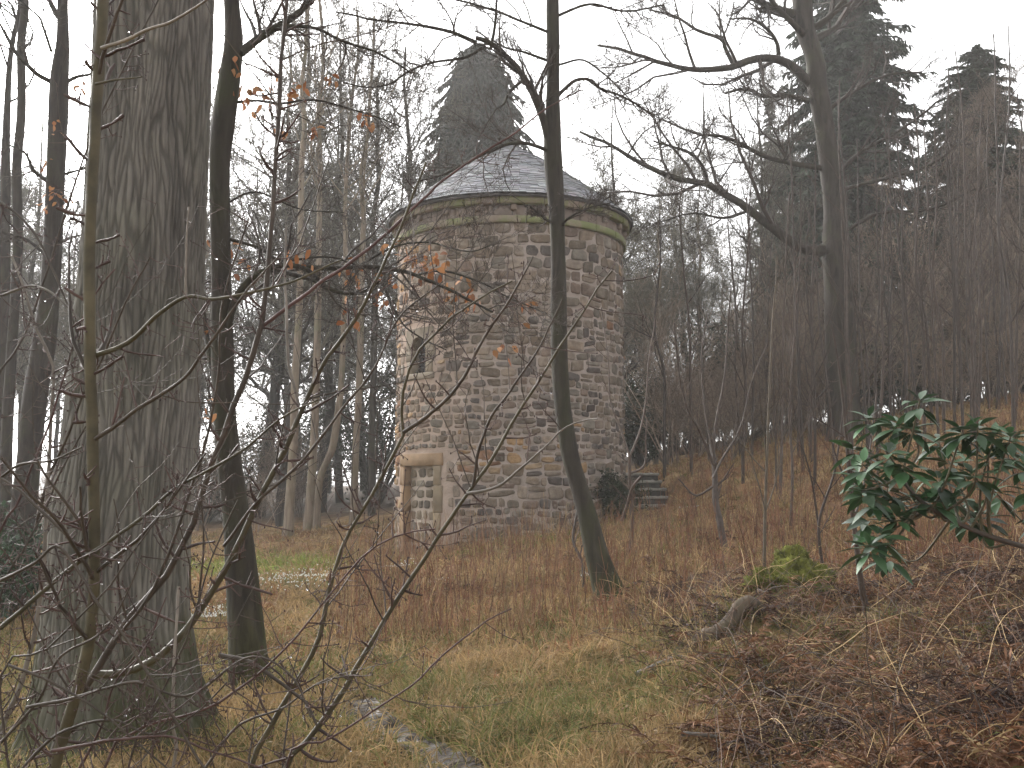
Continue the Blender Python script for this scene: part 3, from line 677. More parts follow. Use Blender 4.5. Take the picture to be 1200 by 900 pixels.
traced_tree('left_tree', 'bare trunk leaning right at the left edge with drooping side branches', 'tree',
    [(640, 10, 38), (560, 18, 46), (480, 26, 53), (430, 33, 60), (400, 38, 65), (350, 46, 70), (300, 50, 72), (200, 55, 76), (100, 58, 80), (50, 66, 81), (0, 67, 80), (-60, 70, 82)], 13,
    [([(60, 96), (45, 88), (33, 77), (17, 60), (0, 25), (-15, 0)], 6, 2, 12.5), ([(75, 98), (90, 90), (107, 86), (130, 70)], 5, 2, 13), ([(68, 20), (58, 0), (50, -20)], 7, 4, 13), ([(72, 205), (90, 200), (105, 196)], 4, 2, 13), ([(55, 212), (40, 200), (30, 180), (10, 170)], 5, 2, 12.5), ([(70, 285), (85, 278), (100, 275)], 4, 2, 12), ([(60, 60), (52, 35), (45, 20), (20, 0)], 4, 2, 12), ([(55, 300), (30, 280), (0, 270)], 4, 2, 13)],
    M['bark_dark'], 24, (6, 6, 4), 14, leaves=[(65, 150), (55, 190), (70, 230), (58, 245), (75, 228), (92, 100), (50, 240), (62, 225)], rmin=.0035)
for k, (rows, Yt, lab) in enumerate([
    ([(640, 0, 14), (500, 2, 15), (300, 15, 26), (200, 14, 25), (130, 20, 30), (50, 20, 30), (0, 24, 34)], 15, 'thin forked bare tree standing at the extreme left edge of the picture'),
    ([(640, -14, 6), (460, -6, 10), (230, 0, 12), (150, 3, 12), (60, 10, 16), (0, 22, 28)], 17, 'thin bare tree partly cut off by the left edge, behind its forked neighbour')]):
    traced_tree('bare_tree', lab, 'tree', rows, Yt, [], M['bark_dark'], 40 + k, (6, 6, 4), 13, extra=14, rmin=.004)
for k, (rows, Yt, lab, mt) in enumerate([
    ([(632, 331, 344), (550, 337, 347), (500, 340, 350), (450, 341, 350), (350, 347, 355), (200, 350, 357)], 27, 'pale straight trunk, leftmost of the three pale trunks left of the tower', 'bark_pale'),
    ([(626, 355, 365), (550, 361, 371), (450, 366, 375), (300, 370, 377), (180, 372, 378)], 28, 'pale straight trunk in the middle of the three pale trunks left of the tower', 'bark_pale'),
    ([(622, 366, 375), (562, 371, 379), (525, 385, 394), (475, 393, 401), (440, 397, 404), (300, 402, 408)], 28.5, 'pale trunk bending to the right, rightmost of the three pale trunks', 'bark_pale'),
    ([(614, 409, 419), (525, 413, 421), (450, 417, 425), (300, 421, 428)], 29, 'slim pale trunk standing alone between the three pale trunks and the tower', 'bark_pale'),
    ([(610, 431, 440), (500, 432, 440), (430, 434, 442), (300, 436, 443)], 33, 'dark slim trunk close to the left side of the tower', 'bark_grey')]):
    traced_tree('slim_tree', lab, 'tree', rows, Yt, [], M[mt], 50 + k, (6, 6, 5), 15, extra=14, rmin=.005, lump=.05, col=np.array((.11, .10, .08)), uplen=(2, 4.5))

TWG = np.array((.085, .076, .056)); TWB = np.array((.14, .105, .08))
# ------------------------------------------------------------------ bare wood behind: a few prototypes, copied
def wood_proto(seed, H, r0, mat, style='slim', tw=TW):
    rng = np.random.default_rng(seed); n = 14; z = np.linspace(-.4, H, n)
    lean = rng.normal(0, .03, 2); wob = np.cumsum(rng.normal(0, .07, (n, 2)), 0); wob[:2] = 0
    P = np.c_[z[:, None] * lean + wob, z]; R = r0 * np.linspace(1.1, .12, n) ** .9
    t = bpy.data.objects.new('bare_tree', None)
    mb = MB(); tubes(mb, P, R, 9, lump=.05, seed=seed)
    tr_rng = (.28, .97) if style == 'slim' else (.18, .95)
    L, LR = grow(P[None], R[None], rng, 16 if style == 'slim' else 20, tr_rng, (.2, .34), (28, 62) if style == 'slim' else (40, 80), 10, .12, .2, .45, .014)
    tubes(mb, L, LR, 6); trunk = mb.mesh('trunk', mat)
    mb = MB(); A, AR = L, LR
    for k, (nn, sides) in enumerate(((9, 4), (7, 3), (4, 3))):
        A, AR = grow(A, AR, rng, nn, (.12, 1), ((.45, .75), (.45, .75), (.45, .9))[k], (25, 68), 6, .09, .27, .58, .010)
        tubes(mb, A, AR, sides, tw * rng.uniform(.5, 1.6, (len(A), 1)))
    return trunk, mb.mesh('crown', M['twig'])
protos = [wood_proto(100 + k, H, r, M[mt], st, tw) for k, (H, r, mt, st, tw) in enumerate([
    (17, .17, 'bark_grey', 'slim', TWG), (15, .13, 'bark_grey', 'wide', TWG * 1.3), (18, .2, 'bark_dark', 'wide', TWG), (13, .12, 'bark_pale', 'slim', TWG * 1.5), (16, .2, 'bark_grey', 'wide', TWG), (14, .16, 'bark_dark', 'wide', TWG * 1.2), (15, .14, 'bark_dark', 'slim', TWB), (13, .12, 'bark_grey', 'wide', TWB * 1.2), (16, .13, 'bark_grey', 'slim', TWB * .9)])]
def plant(parts, name, label, cat, x, y, group, rz=0, sc=1, sink=0):
    t = thing(name, label, cat, (x, y, float(gz(x, y)) - sink), group, rz, sc)
    for nme, me in parts: child(t, nme, me)
    return t
rngW = np.random.default_rng(77)
def scatter(n, pxr, Yr, mind, avoid=()):
    out = []; tries = 0
    while len(out) < n and tries < 6000:
        tries += 1; Y = math.sqrt(rngW.uniform(Yr[0] ** 2, Yr[1] ** 2)); px = rngW.uniform(*pxr); x = (px - 600) / FPX * Y
        if math.hypot(x - TX, Y - TY) < 5.5: continue
        if any(math.hypot(x - a, Y - b) < mind for a, b in out): continue
        out.append((x, Y))
    return out
for x, y in scatter(32, (-60, 520), (30, 62), 2.6):
    p = protos[rngW.integers(6)]; plant((('trunk', p[0]), ('crown', p[1])), 'bare_tree', 'bare grey tree in the crowded wood left of the tower', 'tree', x, y, 'bare trees in the wood left of the tower', rngW.uniform(0, 6.3), rngW.uniform(.75, 1.15))
for x, y in scatter(20, (700, 960), (31, 60), 2.8):
    p = protos[rngW.integers(6)]; plant((('trunk', p[0]), ('crown', p[1])), 'bare_tree', 'bare hazy tree in the wood between the tower and the tall oak', 'tree', x, y, 'bare trees between tower and oak', rngW.uniform(0, 6.3), rngW.uniform(.62, 1.0))
for x, y in scatter(30, (960, 1280), (29, 58), 2.2):
    p = protos[6 + rngW.integers(3)]; plant((('trunk', p[0]), ('crown', p[1])), 'bare_tree', 'bare brown tree in the thick wood right of the tall oak', 'tree', x, y, 'bare trees right of the oak', rngW.uniform(0, 6.3), rngW.uniform(.45, .72))
# leafless shrubs
def shrub_proto(seed, H, ns, tw, spread=.35):
    rng = np.random.default_rng(seed); a = rng.uniform(0, 6.28, ns); d = nrm(np.c_[np.cos(a) * spread, np.sin(a) * spread, np.ones(ns)] + rng.normal(0, .12, (ns, 3)))
    L = rng.uniform(.6, 1, ns) * H; P = np.zeros((ns, 9, 3)); P[:, 0] = np.c_[np.cos(a), np.sin(a), 0 * a - .8] * .15; dd = d
    for k in range(1, 9):
        dd = nrm(dd + rng.normal(0, .09, dd.shape) + (0, 0, .03)); P[:, k] = P[:, k - 1] + dd * (L / 8)[:, None]
    R = rng.uniform(.008, .018, ns)[:, None] * H / 3 * np.linspace(1, .3, 9)
    ms = MB(); tubes(ms, P, R, 5, tw * rng.uniform(.5, 1.9, (ns, 1))); mb = MB(); A, AR = P, R
    for k, nn in enumerate((7, 5, 2)):
        A, AR = grow(A, AR, rng, nn, (.2, 1), ((.35, .6), (.45, .75), (.5, .8))[k], (20, 60), 6, .08, .22, .6, .006)
        tubes(mb, A, AR, 3, tw * rng.uniform(.45, 2.0, (len(A), 1)))
    return ms.mesh('stems', M['stem']), mb.mesh('twigs', M['twig'])
BR = np.array((.17, .128, .096))
sh = [shrub_proto(200, 3.6, 14, BR), shrub_proto(201, 4.5, 18, BR * .8, .3), shrub_proto(202, 3, 20, BR * 1.15, .5), shrub_proto(203, 5.5, 14, BR * .9, .22)]
def shrubs(n, pxr, Yr, mind, lab, grp, sc=(.8, 1.3)):
    for x, y in scatter(n, pxr, Yr, mind):
        p = sh[rngW.integers(4)]; plant((('stems', p[0]), ('crown', p[1])), 'bare_shrub', lab, 'shrub', x, y, grp, rngW.uniform(0, 6.3), rngW.uniform(*sc))
shrubs(14, (-40, 450), (29, 48), 1.3, 'tangled leafless shrub under the trees left of the tower', 'leafless shrubs left of the tower', (.5, .9))
shrubs(28, (755, 985), (25, 40), 1.1, 'brown leafless shrub in the thicket between the tower and the oak', 'leafless shrubs between tower and oak', (.55, .95))
shrubs(30, (985, 1260), (25.5, 42), 1.1, 'brown leafless shrub in the thicket at the top of the right-hand slope', 'leafless shrubs right of the oak', (.6, 1.15))

# ------------------------------------------------------------------ conifers and evergreens
def conifer(name, label, px, pytop, pybase_y, Yc, width_px, seed, prof=.85, col=(.035, .05, .026), trunks=1, dens=1, low=.05, drop=.35, x=None, jit=(.6, 1.12), nbm=1.0):
    rng = np.random.default_rng(seed); x = (px - 600) / FPX * Yc; zb = float(gz(x, Yc)); zt = at(px, pytop, Yc)[2]; H = zt - zb
    Wm = m_of(width_px, Yc) / 2; t = thing(name, label, 'tree', (x, Yc, zb))
    n = 16; zz = np.linspace(-.4, H * .98, n); P = np.c_[np.cumsum(rng.normal(0, .03, n)), np.cumsum(rng.normal(0, .03, n)), zz]; R = .018 * H * np.linspace(1, .08, n)
    mb = MB(); tubes(mb, P, R, 9); mb.build('trunk', M['bark_grey'], t)
    nb = int(26 * H / 1.5 * dens * nbm); f = rng.uniform(low, 1, nb) ** .9; a = rng.uniform(0, 6.28, nb)
    r = Wm * np.clip((1 - f) ** prof + .03, 0, 1) * rng.uniform(*jit, nb); d = np.c_[np.cos(a), np.sin(a), rng.uniform(-.05, .35, nb)]
    B = np.zeros((nb, 7, 3)); B[:, 0] = np.c_[np.interp(f * H, zz, P[:, 0]), np.interp(f * H, zz, P[:, 1]), f * H]
    for k in range(1, 7):
        d = nrm(d + (0, 0, -drop * .3) + rng.normal(0, .05, d.shape)); B[:, k] = B[:, k - 1] + d * (r / 6)[:, None]
    mw = MB(); tubes(mw, B, np.maximum(r[:, None] * .012, .006) * np.linspace(1, .3, 7), 3, (.06, .05, .04)); mw.build('branches', M['twig'], t)
    # sprays of needles hanging along every branch
    ns = int(60 * dens) + 8; tt = rng.uniform(.12, 1, (nb, ns)); fi = tt * 6; i0 = np.minimum(fi.astype(int), 5); fr = (fi - i0)[..., None]; rw = np.arange(nb)[:, None]
    b = B[rw, i0] * (1 - fr) + B[rw, i0 + 1] * fr; T = nrm(B[rw, i0 + 1] - B[rw, i0])
    sdv = nrm(np.cross(T, np.array((0, 0, 1.)))) * rng.choice([-1, 1], (nb, ns, 1))
    dd = T * .5 + sdv * rng.uniform(.2, 1, (nb, ns, 1)) + (0, 0, -drop) + rng.normal(0, .25, (nb, ns, 3))
    L = (r[:, None] * .13 + .13) * rng.uniform(.6, 1.3, (nb, ns)) * (1.1 - .5 * tt); cl = np.array(col) * rng.uniform(.5, 1.8, (nb * ns, 1)) * np.repeat(rng.uniform(.75, 1.3, nb), ns)[:, None]
    mc = MB(); ribbons(mc, b.reshape(-1, 3), dd.reshape(-1, 3), L.ravel(), L.ravel() * rng.uniform(.18, .34, nb * ns), cl, .18, 2, (.5, 1, 0), rng); mc.build('crown', M['needle'], t, False)
    return t
conifer('conifer_tree', 'tall dense round-topped conifer rising behind the tower roof', 566, 50, 0, 48, 265, 301, .33, (.015, .019, .012), dens=1.7, low=.2, drop=.75, jit=(.5, 1.0), nbm=3.0)
conifer('conifer_tree', 'tall spruce with drooping boughs behind the bare oak', 1004, -170, 0, 37, 285, 302, .6, (.024, .034, .022), dens=1.3, low=.22, drop=.4, nbm=1.5)
conifer('conifer_tree', 'dark small conifer standing against the sky at the right edge', 1168, 55, 0, 36, 270, 303, .5, (.024, .033, .017), dens=1.4, low=.2, drop=.3, nbm=1.5)
conifer('conifer_tree', 'hazy spruce seen between the bare oak and its near neighbour spruce', 912, 110, 0, 52, 110, 304, .7, (.032, .044, .03), dens=1.1, low=.15, drop=.4)
def bush(name, label, px, py, Yb, wpx, hpx, seed, col, leaf=.06, n=5200, group=None, base_z=None):
    rng = np.random.default_rng(seed); x = (px - 600) / FPX * Yb; zb = float(gz(x, Yb)); Wm, H = m_of(wpx, Yb) / 2, m_of(hpx, Yb)
    t = thing(name, label, 'bush', (x, Yb, zb), group)
    k = 16; a = rng.uniform(0, 6.28, k); P = np.zeros((k, 8, 3)); P[:, 0] = np.c_[np.cos(a), np.sin(a), 0 * a - 1] * .12
    d = nrm(np.c_[np.cos(a) * Wm, np.sin(a) * Wm, np.full(k, H * .9)] * rng.uniform(.5, 1.1, (k, 1)) + rng.normal(0, .2, (k, 3))); L = rng.uniform(.7, 1.05, k) * math.hypot(Wm, H) * .85
    for j in range(1, 8): d = nrm(d + rng.normal(0, .14, d.shape)); P[:, j] = P[:, j - 1] + d * (L / 7)[:, None]
    R = np.linspace(.03, .006, 8) * np.ones((k, 1)) * H / 2; mb = MB(); tubes(mb, P, R, 5, (.06, .05, .04))
    A, AR = grow(P, R, rng, 12, (.25, 1), (.3, .6), (25, 75), 5, .03, .2, .5, .004); tubes(mb, A, AR, 3, (.06, .05, .04)); mb.build('stems', M['stem'], t)
    N = n; i = rng.integers(len(A), size=N); j = rng.integers(1, 5, size=N); b = A[i, j] + rng.normal(0, .1 * H / 2, (N, 3))
    b[:, 2] = np.abs(b[:, 2])
    mb = MB(); ribbons(mb, b, rng.normal(size=(N, 3)) + (0, 0, -.15), rng.uniform(.7, 1.4, N) * leaf, rng.uniform(.35, .6, N) * leaf, np.array(col) * rng.uniform(.5, 1.5, (N, 1)), .25, 2, (.4, 1, 0), rng); mb.build('foliage', M['needle'], t, False)
    return t
bush('evergreen_bush', 'dark green evergreen bush at the left edge behind the hawthorn stems', 15, 640, 12.5, 120, 150, 401, (.02, .042, .018), .07, 3600)
bush('evergreen_bush', 'low dark bush tucked against the right foot of the tower beside the steps', 712, 610, 21.2, 44, 62, 402, (.025, .032, .014), .07, 4500)
for k, (px, Yb, wp, hp, lab) in enumerate([(1058, 33, 90, 110, 'small dark evergreen bush in the thicket right of the oak foot'), (1200, 34, 110, 110, 'dark evergreen bush in the wood at the right edge'), (752, 31, 70, 110, 'dark evergreen bush showing just behind the right edge of the tower'), (880, 33, 150, 170, 'dark evergreen bush deep in the thicket left of the oak trunk'), (1010, 31, 140, 150, 'dark evergreen bush behind the foot of the oak trunk'), (800, 36, 130, 120, 'dark evergreen bush in the wood just right of the tower'),
        (440, 40, 110, 190, 'dark ivy-green bush close to the left side of the tower'), (240, 38, 150, 120, 'dark green bush behind the mossy trunk'), (340, 46, 150, 130, 'dark green bush far behind the pale trunks'), (1120, 36, 150, 120, 'dark evergreen bush in the thicket above the rhododendron')]):
    bush('evergreen_bush', lab, px, 0, Yb, wp, hp, 410 + k, (.03, .038, .02), .13, 7000)

# ------------------------------------------------------------------ hawthorn in the foreground (traced stems, about three metres away)
def root_line(pts, Y0, Y1, w0, w1, root, n=40):
    P = [at(p[0], p[1], Y0 + (Y1 - Y0) * k / (len(pts) - 1)) for k, p in enumerate(pts)]
    if root is not None: P = [np.array((root[0], root[1], float(gz(*root)) - .1)), (np.array((*root, 0)) * .4 + P[0] * .6) * (1, 1, 0) + (0, 0, P[0][2] * .55)] + P
    P = spline(np.array(P), n); r = np.linspace(m_of(w0, Y0), m_of(w1, Y1), n) / 2
    return P, r
OLIVE = np.array((.06, .05, .027)); REDT = np.array((.06, .03, .026)); GREYT = np.array((.19, .165, .14)); BRN = np.array((.05, .037, .027))
def hawthorn(label, root, stems, seed, ndrop=10):
    rng = np.random.default_rng(seed); loc = np.array((root[0], root[1], float(gz(*root)))); t = thing('hawthorn_shrub', label, 'shrub', tuple(loc))
    ends = []
    for pts, Y0, Y1, w0, w1, rooted, col, dens in stems:
        P, r = root_line(pts, Y0, Y1, w0, w1, root if rooted else None); P = P + .0035 * fbm(xyz(P[:, 0] * 9, P[:, 1] * 9, P[:, 2] * 9)[:, None] + np.arange(3)[None, :, None] * 31.7, 3, seed).reshape(-1, 3)
        mb = MB(); c = col * rng.uniform(.9, 1.1); tubes(mb, rel(P, loc), r, 8, c, lump=.12, seed=seed); so_ = mb.build('stem', M['stem'], t); mt = MB()
        n = int(1.35 * dens * np.linalg.norm(np.diff(P, axis=0), axis=1).sum() / .085)
        if n:
            rp = rel(P, loc)[None]; rr = r[None]
            A, AR = grow(rp, rr, rng, n, (.12 if rooted else .03, 1), (.035, .17), (55, 95), 6, .06, .10, .42, .0013, True, .5)
            AR = np.minimum(AR, .0032); A[:, :, 1] = A[:, :1, 1] + (A[:, :, 1] - A[:, :1, 1]) * .55
            ks = rng.uniform(1.0, 1.9, AR.shape) ; tubes(mt, A, AR * ks, 5, (REDT * .6 + BRN * .3) * rng.uniform(.8, 1.4, (len(A), 1)))
            B, Br = grow(A, AR, rng, 3, (.25, 1), (.008, .05), (50, 90), 4, .05, .1, .7, .001, True, .6); tubes(mt, B, Br * 1.1, 4, REDT * rng.uniform(.7, 1.3, (len(B), 1)))
            # buds
            e = np.concatenate([A[:, -1], B[:, -1]]); N = len(e)
            bp = e[:, None] + np.array([(0, 0, -.003), (0, 0, 0), (0, 0, .004)])[None] * rng.uniform(.7, 1.2, (N, 1, 1)); tubes(mt, bp, np.tile([.001, .0026, .0008], (N, 1)), 5, REDT * .8)
            ends += list(A[:, rng.integers(2, 6)]); 
            ln = rng.random(len(A)) < .2                      # a few long twigs
            if ln.any():
                C, CR = grow(rp, rr, rng, int(ln.sum()), (.2, .95), (.25, .6), (30, 60), 9, .05, .10, .4, .0014, True, .4); tubes(mt, C, CR, 5, BRN * rng.uniform(.8, 1.3, (len(C), 1)))
                D_, DR = grow(C, CR, rng, 6, (.1, 1), (.02, .08), (50, 90), 4, .03, .1, .6, .001, True, .6); tubes(mt, D_, DR, 4, REDT * rng.uniform(.7, 1.3, (len(D_), 1)))
            mt.build('sprays', M['stem'], so_)
    if ends and ndrop:
        me = None
        for e in np.array(ends)[rng.permutation(len(ends))[:ndrop]]:
            if me is None:
                md = MB(); zz = np.array([0, -.0012, -.003, -.0048, -.006, -.0063]); tubes(md, np.c_[0 * zz, 0 * zz, zz], np.array([.0003, .0012, .0024, .0027, .0015, .0002]), 10); me = md.mesh('water_drop', M['drop'])
            o = child(t, 'water_drop', me); o.location = tuple(e)
    return t
hawthorn('hawthorn with an upright mossy olive stem in front of the huge trunk', (-1.42, 3.0), [
    ([(62, 905), (85, 830), (102, 765), (110, 690), (109, 600), (108, 500), (106, 400), (105, 300), (109, 200), (115, 100), (121, 0), (126, -80)], 3.0, 2.7, 14, 14.5, True, OLIVE * 1.1, .9),
    ([(113, 417), (147, 403), (167, 387), (187, 367), (217, 348), (247, 350), (277, 347), (310, 340), (350, 328), (400, 305)], 2.85, 2.6, 6.5, 2, False, OLIVE * .95, .7),
    ([(217, 348), (218, 315), (219, 280), (221, 242)], 2.75, 2.7, 3, 2, False, GREYT, .2),
    ([(112, 515), (133, 500), (160, 480), (187, 463), (213, 447), (233, 420), (250, 397), (275, 362), (300, 330), (330, 295)], 2.85, 2.6, 5.5, 2, False, BRN, .7),
    ([(118, 57), (150, 45), (172, 35), (195, 28), (220, 14), (243, 0), (260, -15)], 2.7, 2.5, 5, 2.5, False, GREYT, .4),
    ([(112, 98), (135, 94), (150, 92), (167, 90)], 2.7, 2.65, 3.5, 2, False, OLIVE, .4)], 501, 8)
hawthorn('hawthorn with a long dark arching stem that climbs past the mossy tree to the sky', (-1.25, 3.3), [
    ([(62, 897), (87, 827), (107, 793), (133, 750), (160, 713), (187, 687), (203, 657), (220, 630), (233, 595), (247, 547), (263, 507), (277, 467), (290, 440), (300, 403), (308, 370), (313, 330), (318, 270), (323, 180), (329, 90), (337, 0), (342, -60)], 3.1, 3.0, 10, 4.5, True, BRN * 1.1, 1.0),
    ([(107, 790), (140, 790), (167, 780), (193, 763), (220, 737), (243, 703), (260, 677), (277, 643), (297, 600), (317, 560), (330, 535), (342, 507), (358, 470), (376, 432), (398, 402), (420, 370), (436, 337), (450, 307), (465, 275), (480, 240), (500, 190)], 3.1, 2.8, 9.5, 2.5, False, OLIVE, 1.0),
    ([(307, 382), (350, 350), (380, 327), (405, 312), (432, 292), (460, 267), (480, 249), (500, 231), (515, 215), (533, 202), (568, 178), (600, 158), (640, 128), (680, 105)], 3.05, 3.3, 5, 1.6, False, REDT * 1.3, .45),
    ([(0, 737), (20, 720), (50, 693), (90, 660), (123, 637), (147, 620), (177, 598), (200, 577), (233, 557), (280, 530), (330, 490), (372, 470)], 2.9, 2.7, 6, 2, False, OLIVE * .9, .9),
    ([(263, 640), (300, 590), (350, 545), (400, 480), (440, 430), (470, 370), (520, 330)], 3.0, 2.8, 4, 1.6, False, BRN, .9),
    ([(133, 750), (180, 690), (215, 600), (240, 520), (255, 440), (262, 350), (290, 260)], 3.0, 2.8, 4.5, 1.8, False, BRN, .9),
    ([(350, 475), (340, 440), (336, 410), (335, 340), (334, 265)], 3.0, 3.0, 4, 2.5, False, GREYT * .9, .1)], 502, 14)
hawthorn('hawthorn with long straight stems slanting up across the tower front', (-.80, 3.2), [
    ([(293, 905), (320, 847), (353, 790), (373, 750), (384, 700), (400, 645), (412, 620), (427, 595), (442, 570), (460, 537), (473, 510), (471, 485), (473, 460), (480, 434), (490, 411), (503, 399), (520, 378), (560, 350), (600, 330)], 3.1, 2.8, 9, 2, True, OLIVE, .9),
    ([(474, 507), (495, 492), (515, 476), (543, 442), (558, 411), (577, 380), (600, 345), (625, 300)], 2.9, 2.7, 5, 1.8, False, BRN, .7),
    ([(333, 905), (360, 868), (400, 813), (423, 773), (440, 743), (470, 697), (493, 662), (513, 632), (532, 602), (548, 578), (574, 542), (596, 504), (614, 473), (636, 439), (655, 408), (675, 378), (700, 340), (718, 318)], 3.2, 2.9, 9.5, 2, True, OLIVE * .9, 1.0),
    ([(555, 570), (559, 535), (565, 514), (577, 486), (596, 461), (614, 436), (633, 408), (647, 378), (660, 350)], 3.0, 2.8, 4, 1.6, False, BRN, .6),
    ([(548, 578), (574, 574), (596, 562), (614, 545), (639, 523), (664, 501), (686, 492), (700, 491)], 3.0, 2.7, 4, 1.5, False, GREYT * .7, .4),
    ([(340, 882), (370, 872), (400, 857), (430, 837), (467, 813), (490, 797), (513, 773), (540, 750), (567, 730), (600, 713)], 3.1, 3.3, 4, 1.6, True, REDT * 1.1, .3)], 503, 14)
hawthorn('low hawthorn whose thorny shoots tangle across the foot of the huge trunk', (-1.15, 2.8), [
    ([(123, 900), (150, 863), (180, 847), (217, 838), (250, 827), (277, 810), (300, 793), (320, 773), (347, 747), (377, 710), (407, 672), (425, 650), (450, 635), (472, 627), (510, 620)], 2.75, 2.6, 5, 1.8, True, REDT * 1.3, 1.2),
    ([(203, 900), (203, 850), (203, 787), (207, 730), (210, 687)], 2.8, 2.8, 5, 3.5, True, GREYT, .1),
    ([(0, 680), (40, 660), (70, 640), (110, 700), (145, 745), (180, 800), (215, 860), (240, 900)], 2.7, 2.6, 4, 3, False, BRN, 1.2),
    ([(0, 795), (50, 765), (90, 725), (125, 690), (160, 640), (190, 600), (215, 560)], 2.8, 2.7, 4.5, 1.8, True, BRN, 1.2),
    ([(150, 900), (170, 850), (200, 790), (225, 730), (245, 660), (262, 620), (280, 585)], 2.8, 2.7, 4, 1.8, True, BRN, 1.1),
    ([(60, 880), (120, 870), (190, 862), (250, 880), (310, 900)], 2.7, 2.6, 4, 2, False, REDT, 1.3),
    ([(30, 830), (100, 815), (160, 800), (220, 815), (290, 770), (340, 790), (365, 840)], 2.75, 2.6, 4, 2, False, BRN, 1.3),
    ([(20, 905), (70, 860), (130, 845), (180, 860), (230, 835), (265, 800)], 2.75, 2.7, 4, 1.8, False, BRN, 1.3),
    ([(90, 905), (120, 850), (135, 800), (170, 760), (195, 700)], 2.8, 2.75, 3.5, 1.6, False, REDT, 1.3),
    ([(0, 870), (45, 820), (70, 770), (120, 740), (150, 690), (165, 650)], 2.8, 2.75, 4, 1.6, False, BRN, 1.2),
    ([(240, 900), (280, 850), (330, 830), (375, 800), (420, 790)], 2.8, 2.8, 3.5, 1.6, False, BRN, 1.2),
    ([(10, 780), (60, 800), (110, 830), (160, 870), (200, 905)], 2.7, 2.65, 3.5, 2, False, BRN, 1.2),
    ([(258, 767), (290, 775), (315, 790), (340, 808), (360, 825), (372, 850)], 2.8, 2.7, 6, 3, False, BRN * .8, 1)], 504, 16)
hawthorn('hawthorn with thin pale and dark stems at the left edge beside the huge trunk', (-1.75, 3.3), [
    ([(0, 862), (22, 810), (37, 760), (47, 700), (52, 640), (54, 590), (58, 530), (62, 470), (62, 430), (45, 390), (30, 340), (14, 300)], 3.3, 3.2, 8, 3, True, GREYT * .75, .7),
    ([(-5, 640), (17, 597), (37, 547), (57, 500), (70, 460), (83, 413), (100, 367), (118, 335), (135, 315)], 3.2, 3.1, 5, 2, True, REDT, 1.1),
    ([(0, 560), (25, 545), (60, 540), (95, 525)], 3.1, 3, 3.5, 2, False, BRN, 1),
    ([(40, 620), (57, 560), (80, 510), (97, 465), (120, 420), (140, 370), (160, 330), (177, 300)], 3.3, 3.0, 4, 1.8, False, BRN, .8),
    ([(-10, 470), (25, 400), (55, 320), (80, 240), (112, 150), (150, 70), (190, -10)], 3.3, 3.2, 4, 2, True, BRN, .8),
    ([(-10, 350), (40, 335), (80, 360), (130, 420), (175, 470)], 3.2, 3.0, 3.5, 1.6, False, GREYT * .6, .8),
    ([(-10, 230), (30, 260), (60, 310), (90, 390), (105, 480)], 3.2, 3.1, 3.5, 1.8, False, BRN, .8),
    ([(0, 700), (30, 640), (52, 600), (70, 555), (100, 500)], 3.2, 3.2, 4, 2, True, BRN, 1.2)], 505, 8)

# ------------------------------------------------------------------ saplings on the slope
def sapling(label, lines, Ys, seed, mat, col, leaf=False, nt=(5, 4), name='sapling', ln=(.15, .35)):
    rng = np.random.default_rng(seed); p0 = at(lines[0][0][0][0], lines[0][0][0][1], Ys); x = p0[0]; loc = np.array((x, Ys, float(gz(x, Ys))))
    t = thing(name, label, 'sapling', tuple(loc)); L = []
    for k, (pts, w0, w1) in enumerate(lines):
        P, r = px_line(pts, Ys, Ys + rng.uniform(-.5, .5), w0, w1, 26)
        if k == 0: P[0][2] = min(P[0][2], loc[2]) - .15
        P = P + .02 * fbm((P * 1.7)[:, None] + np.arange(3)[None, :, None] * 31.7, 3, seed).reshape(-1, 3) * np.linspace(0, 1, 26)[:, None]
        mb = MB(); tubes(mb, rel(P, loc), r, 7, col, lump=.08, seed=seed); mb.build('stem', mat, t); L.append((rel(P, loc), r))
    P = np.stack([spline(p, 14) for p, r in L]); R = np.stack([np.interp(np.linspace(0, 1, 14), np.linspace(0, 1, len(r)), r) for p, r in L]); mb = MB()
    for k, nn in enumerate(nt):
        P, R = grow(P, R, rng, nn, (.3 if k == 0 else .15, 1), ln if k == 0 else (.4, .7), (22, 55), 6, .1, .12, .5, .0025); tubes(mb, P, R, 4, col * rng.uniform(.7, 1.3, (len(P), 1)))
    mb.build('crown', M['twig'], t); return t
BK = np.array((.055, .038, .029))
sapling('many-stemmed dark sapling spreading upward between the leaning trunk and the mossy stump', [([(852, 655), (845, 620), (838, 585), (836, 550), (832, 520)], 9, 6), ([(836, 545), (820, 505), (806, 480), (795, 440), (790, 380)], 4, 1.5), ([(836, 540), (838, 500), (848, 450), (852, 400), (856, 340)], 4, 1.5), ([(836, 560), (845, 540), (868, 500), (880, 450), (900, 400)], 3, 1), ([(835, 530), (826, 480), (822, 420), (830, 370)], 3, 1), ([(836, 570), (815, 580), (795, 560)], 3, 1.5)], 15, 601, M['stem'], BK)
sapling('straight grey sapling forking like a Y in front of the stone steps', [([(740, 695), (740, 640), (739, 580), (738, 535)], 6, 4), ([(738, 535), (728, 505), (715, 470), (712, 420), (705, 360)], 3, 1.2), ([(738, 535), (750, 505), (757, 470), (760, 430), (768, 370)], 3, 1.2), ([(738, 555), (755, 545), (757, 510), (758, 490)], 3, 1.5), ([(729, 610), (740, 575), (752, 558)], 4, 3)], 16, 602, M['stem'], BK * 1.5)
sapling('thin pale upright sapling right of the forked one, rising to the oak limb', [([(895, 712), (896, 640), (898, 560), (902, 470), (905, 380), (912, 300)], 4.5, 1.5), ([(897, 600), (910, 560), (914, 520)], 2, 1)], 11, 603, M['stem'], np.array((.10, .08, .056)), nt=(6, 3))
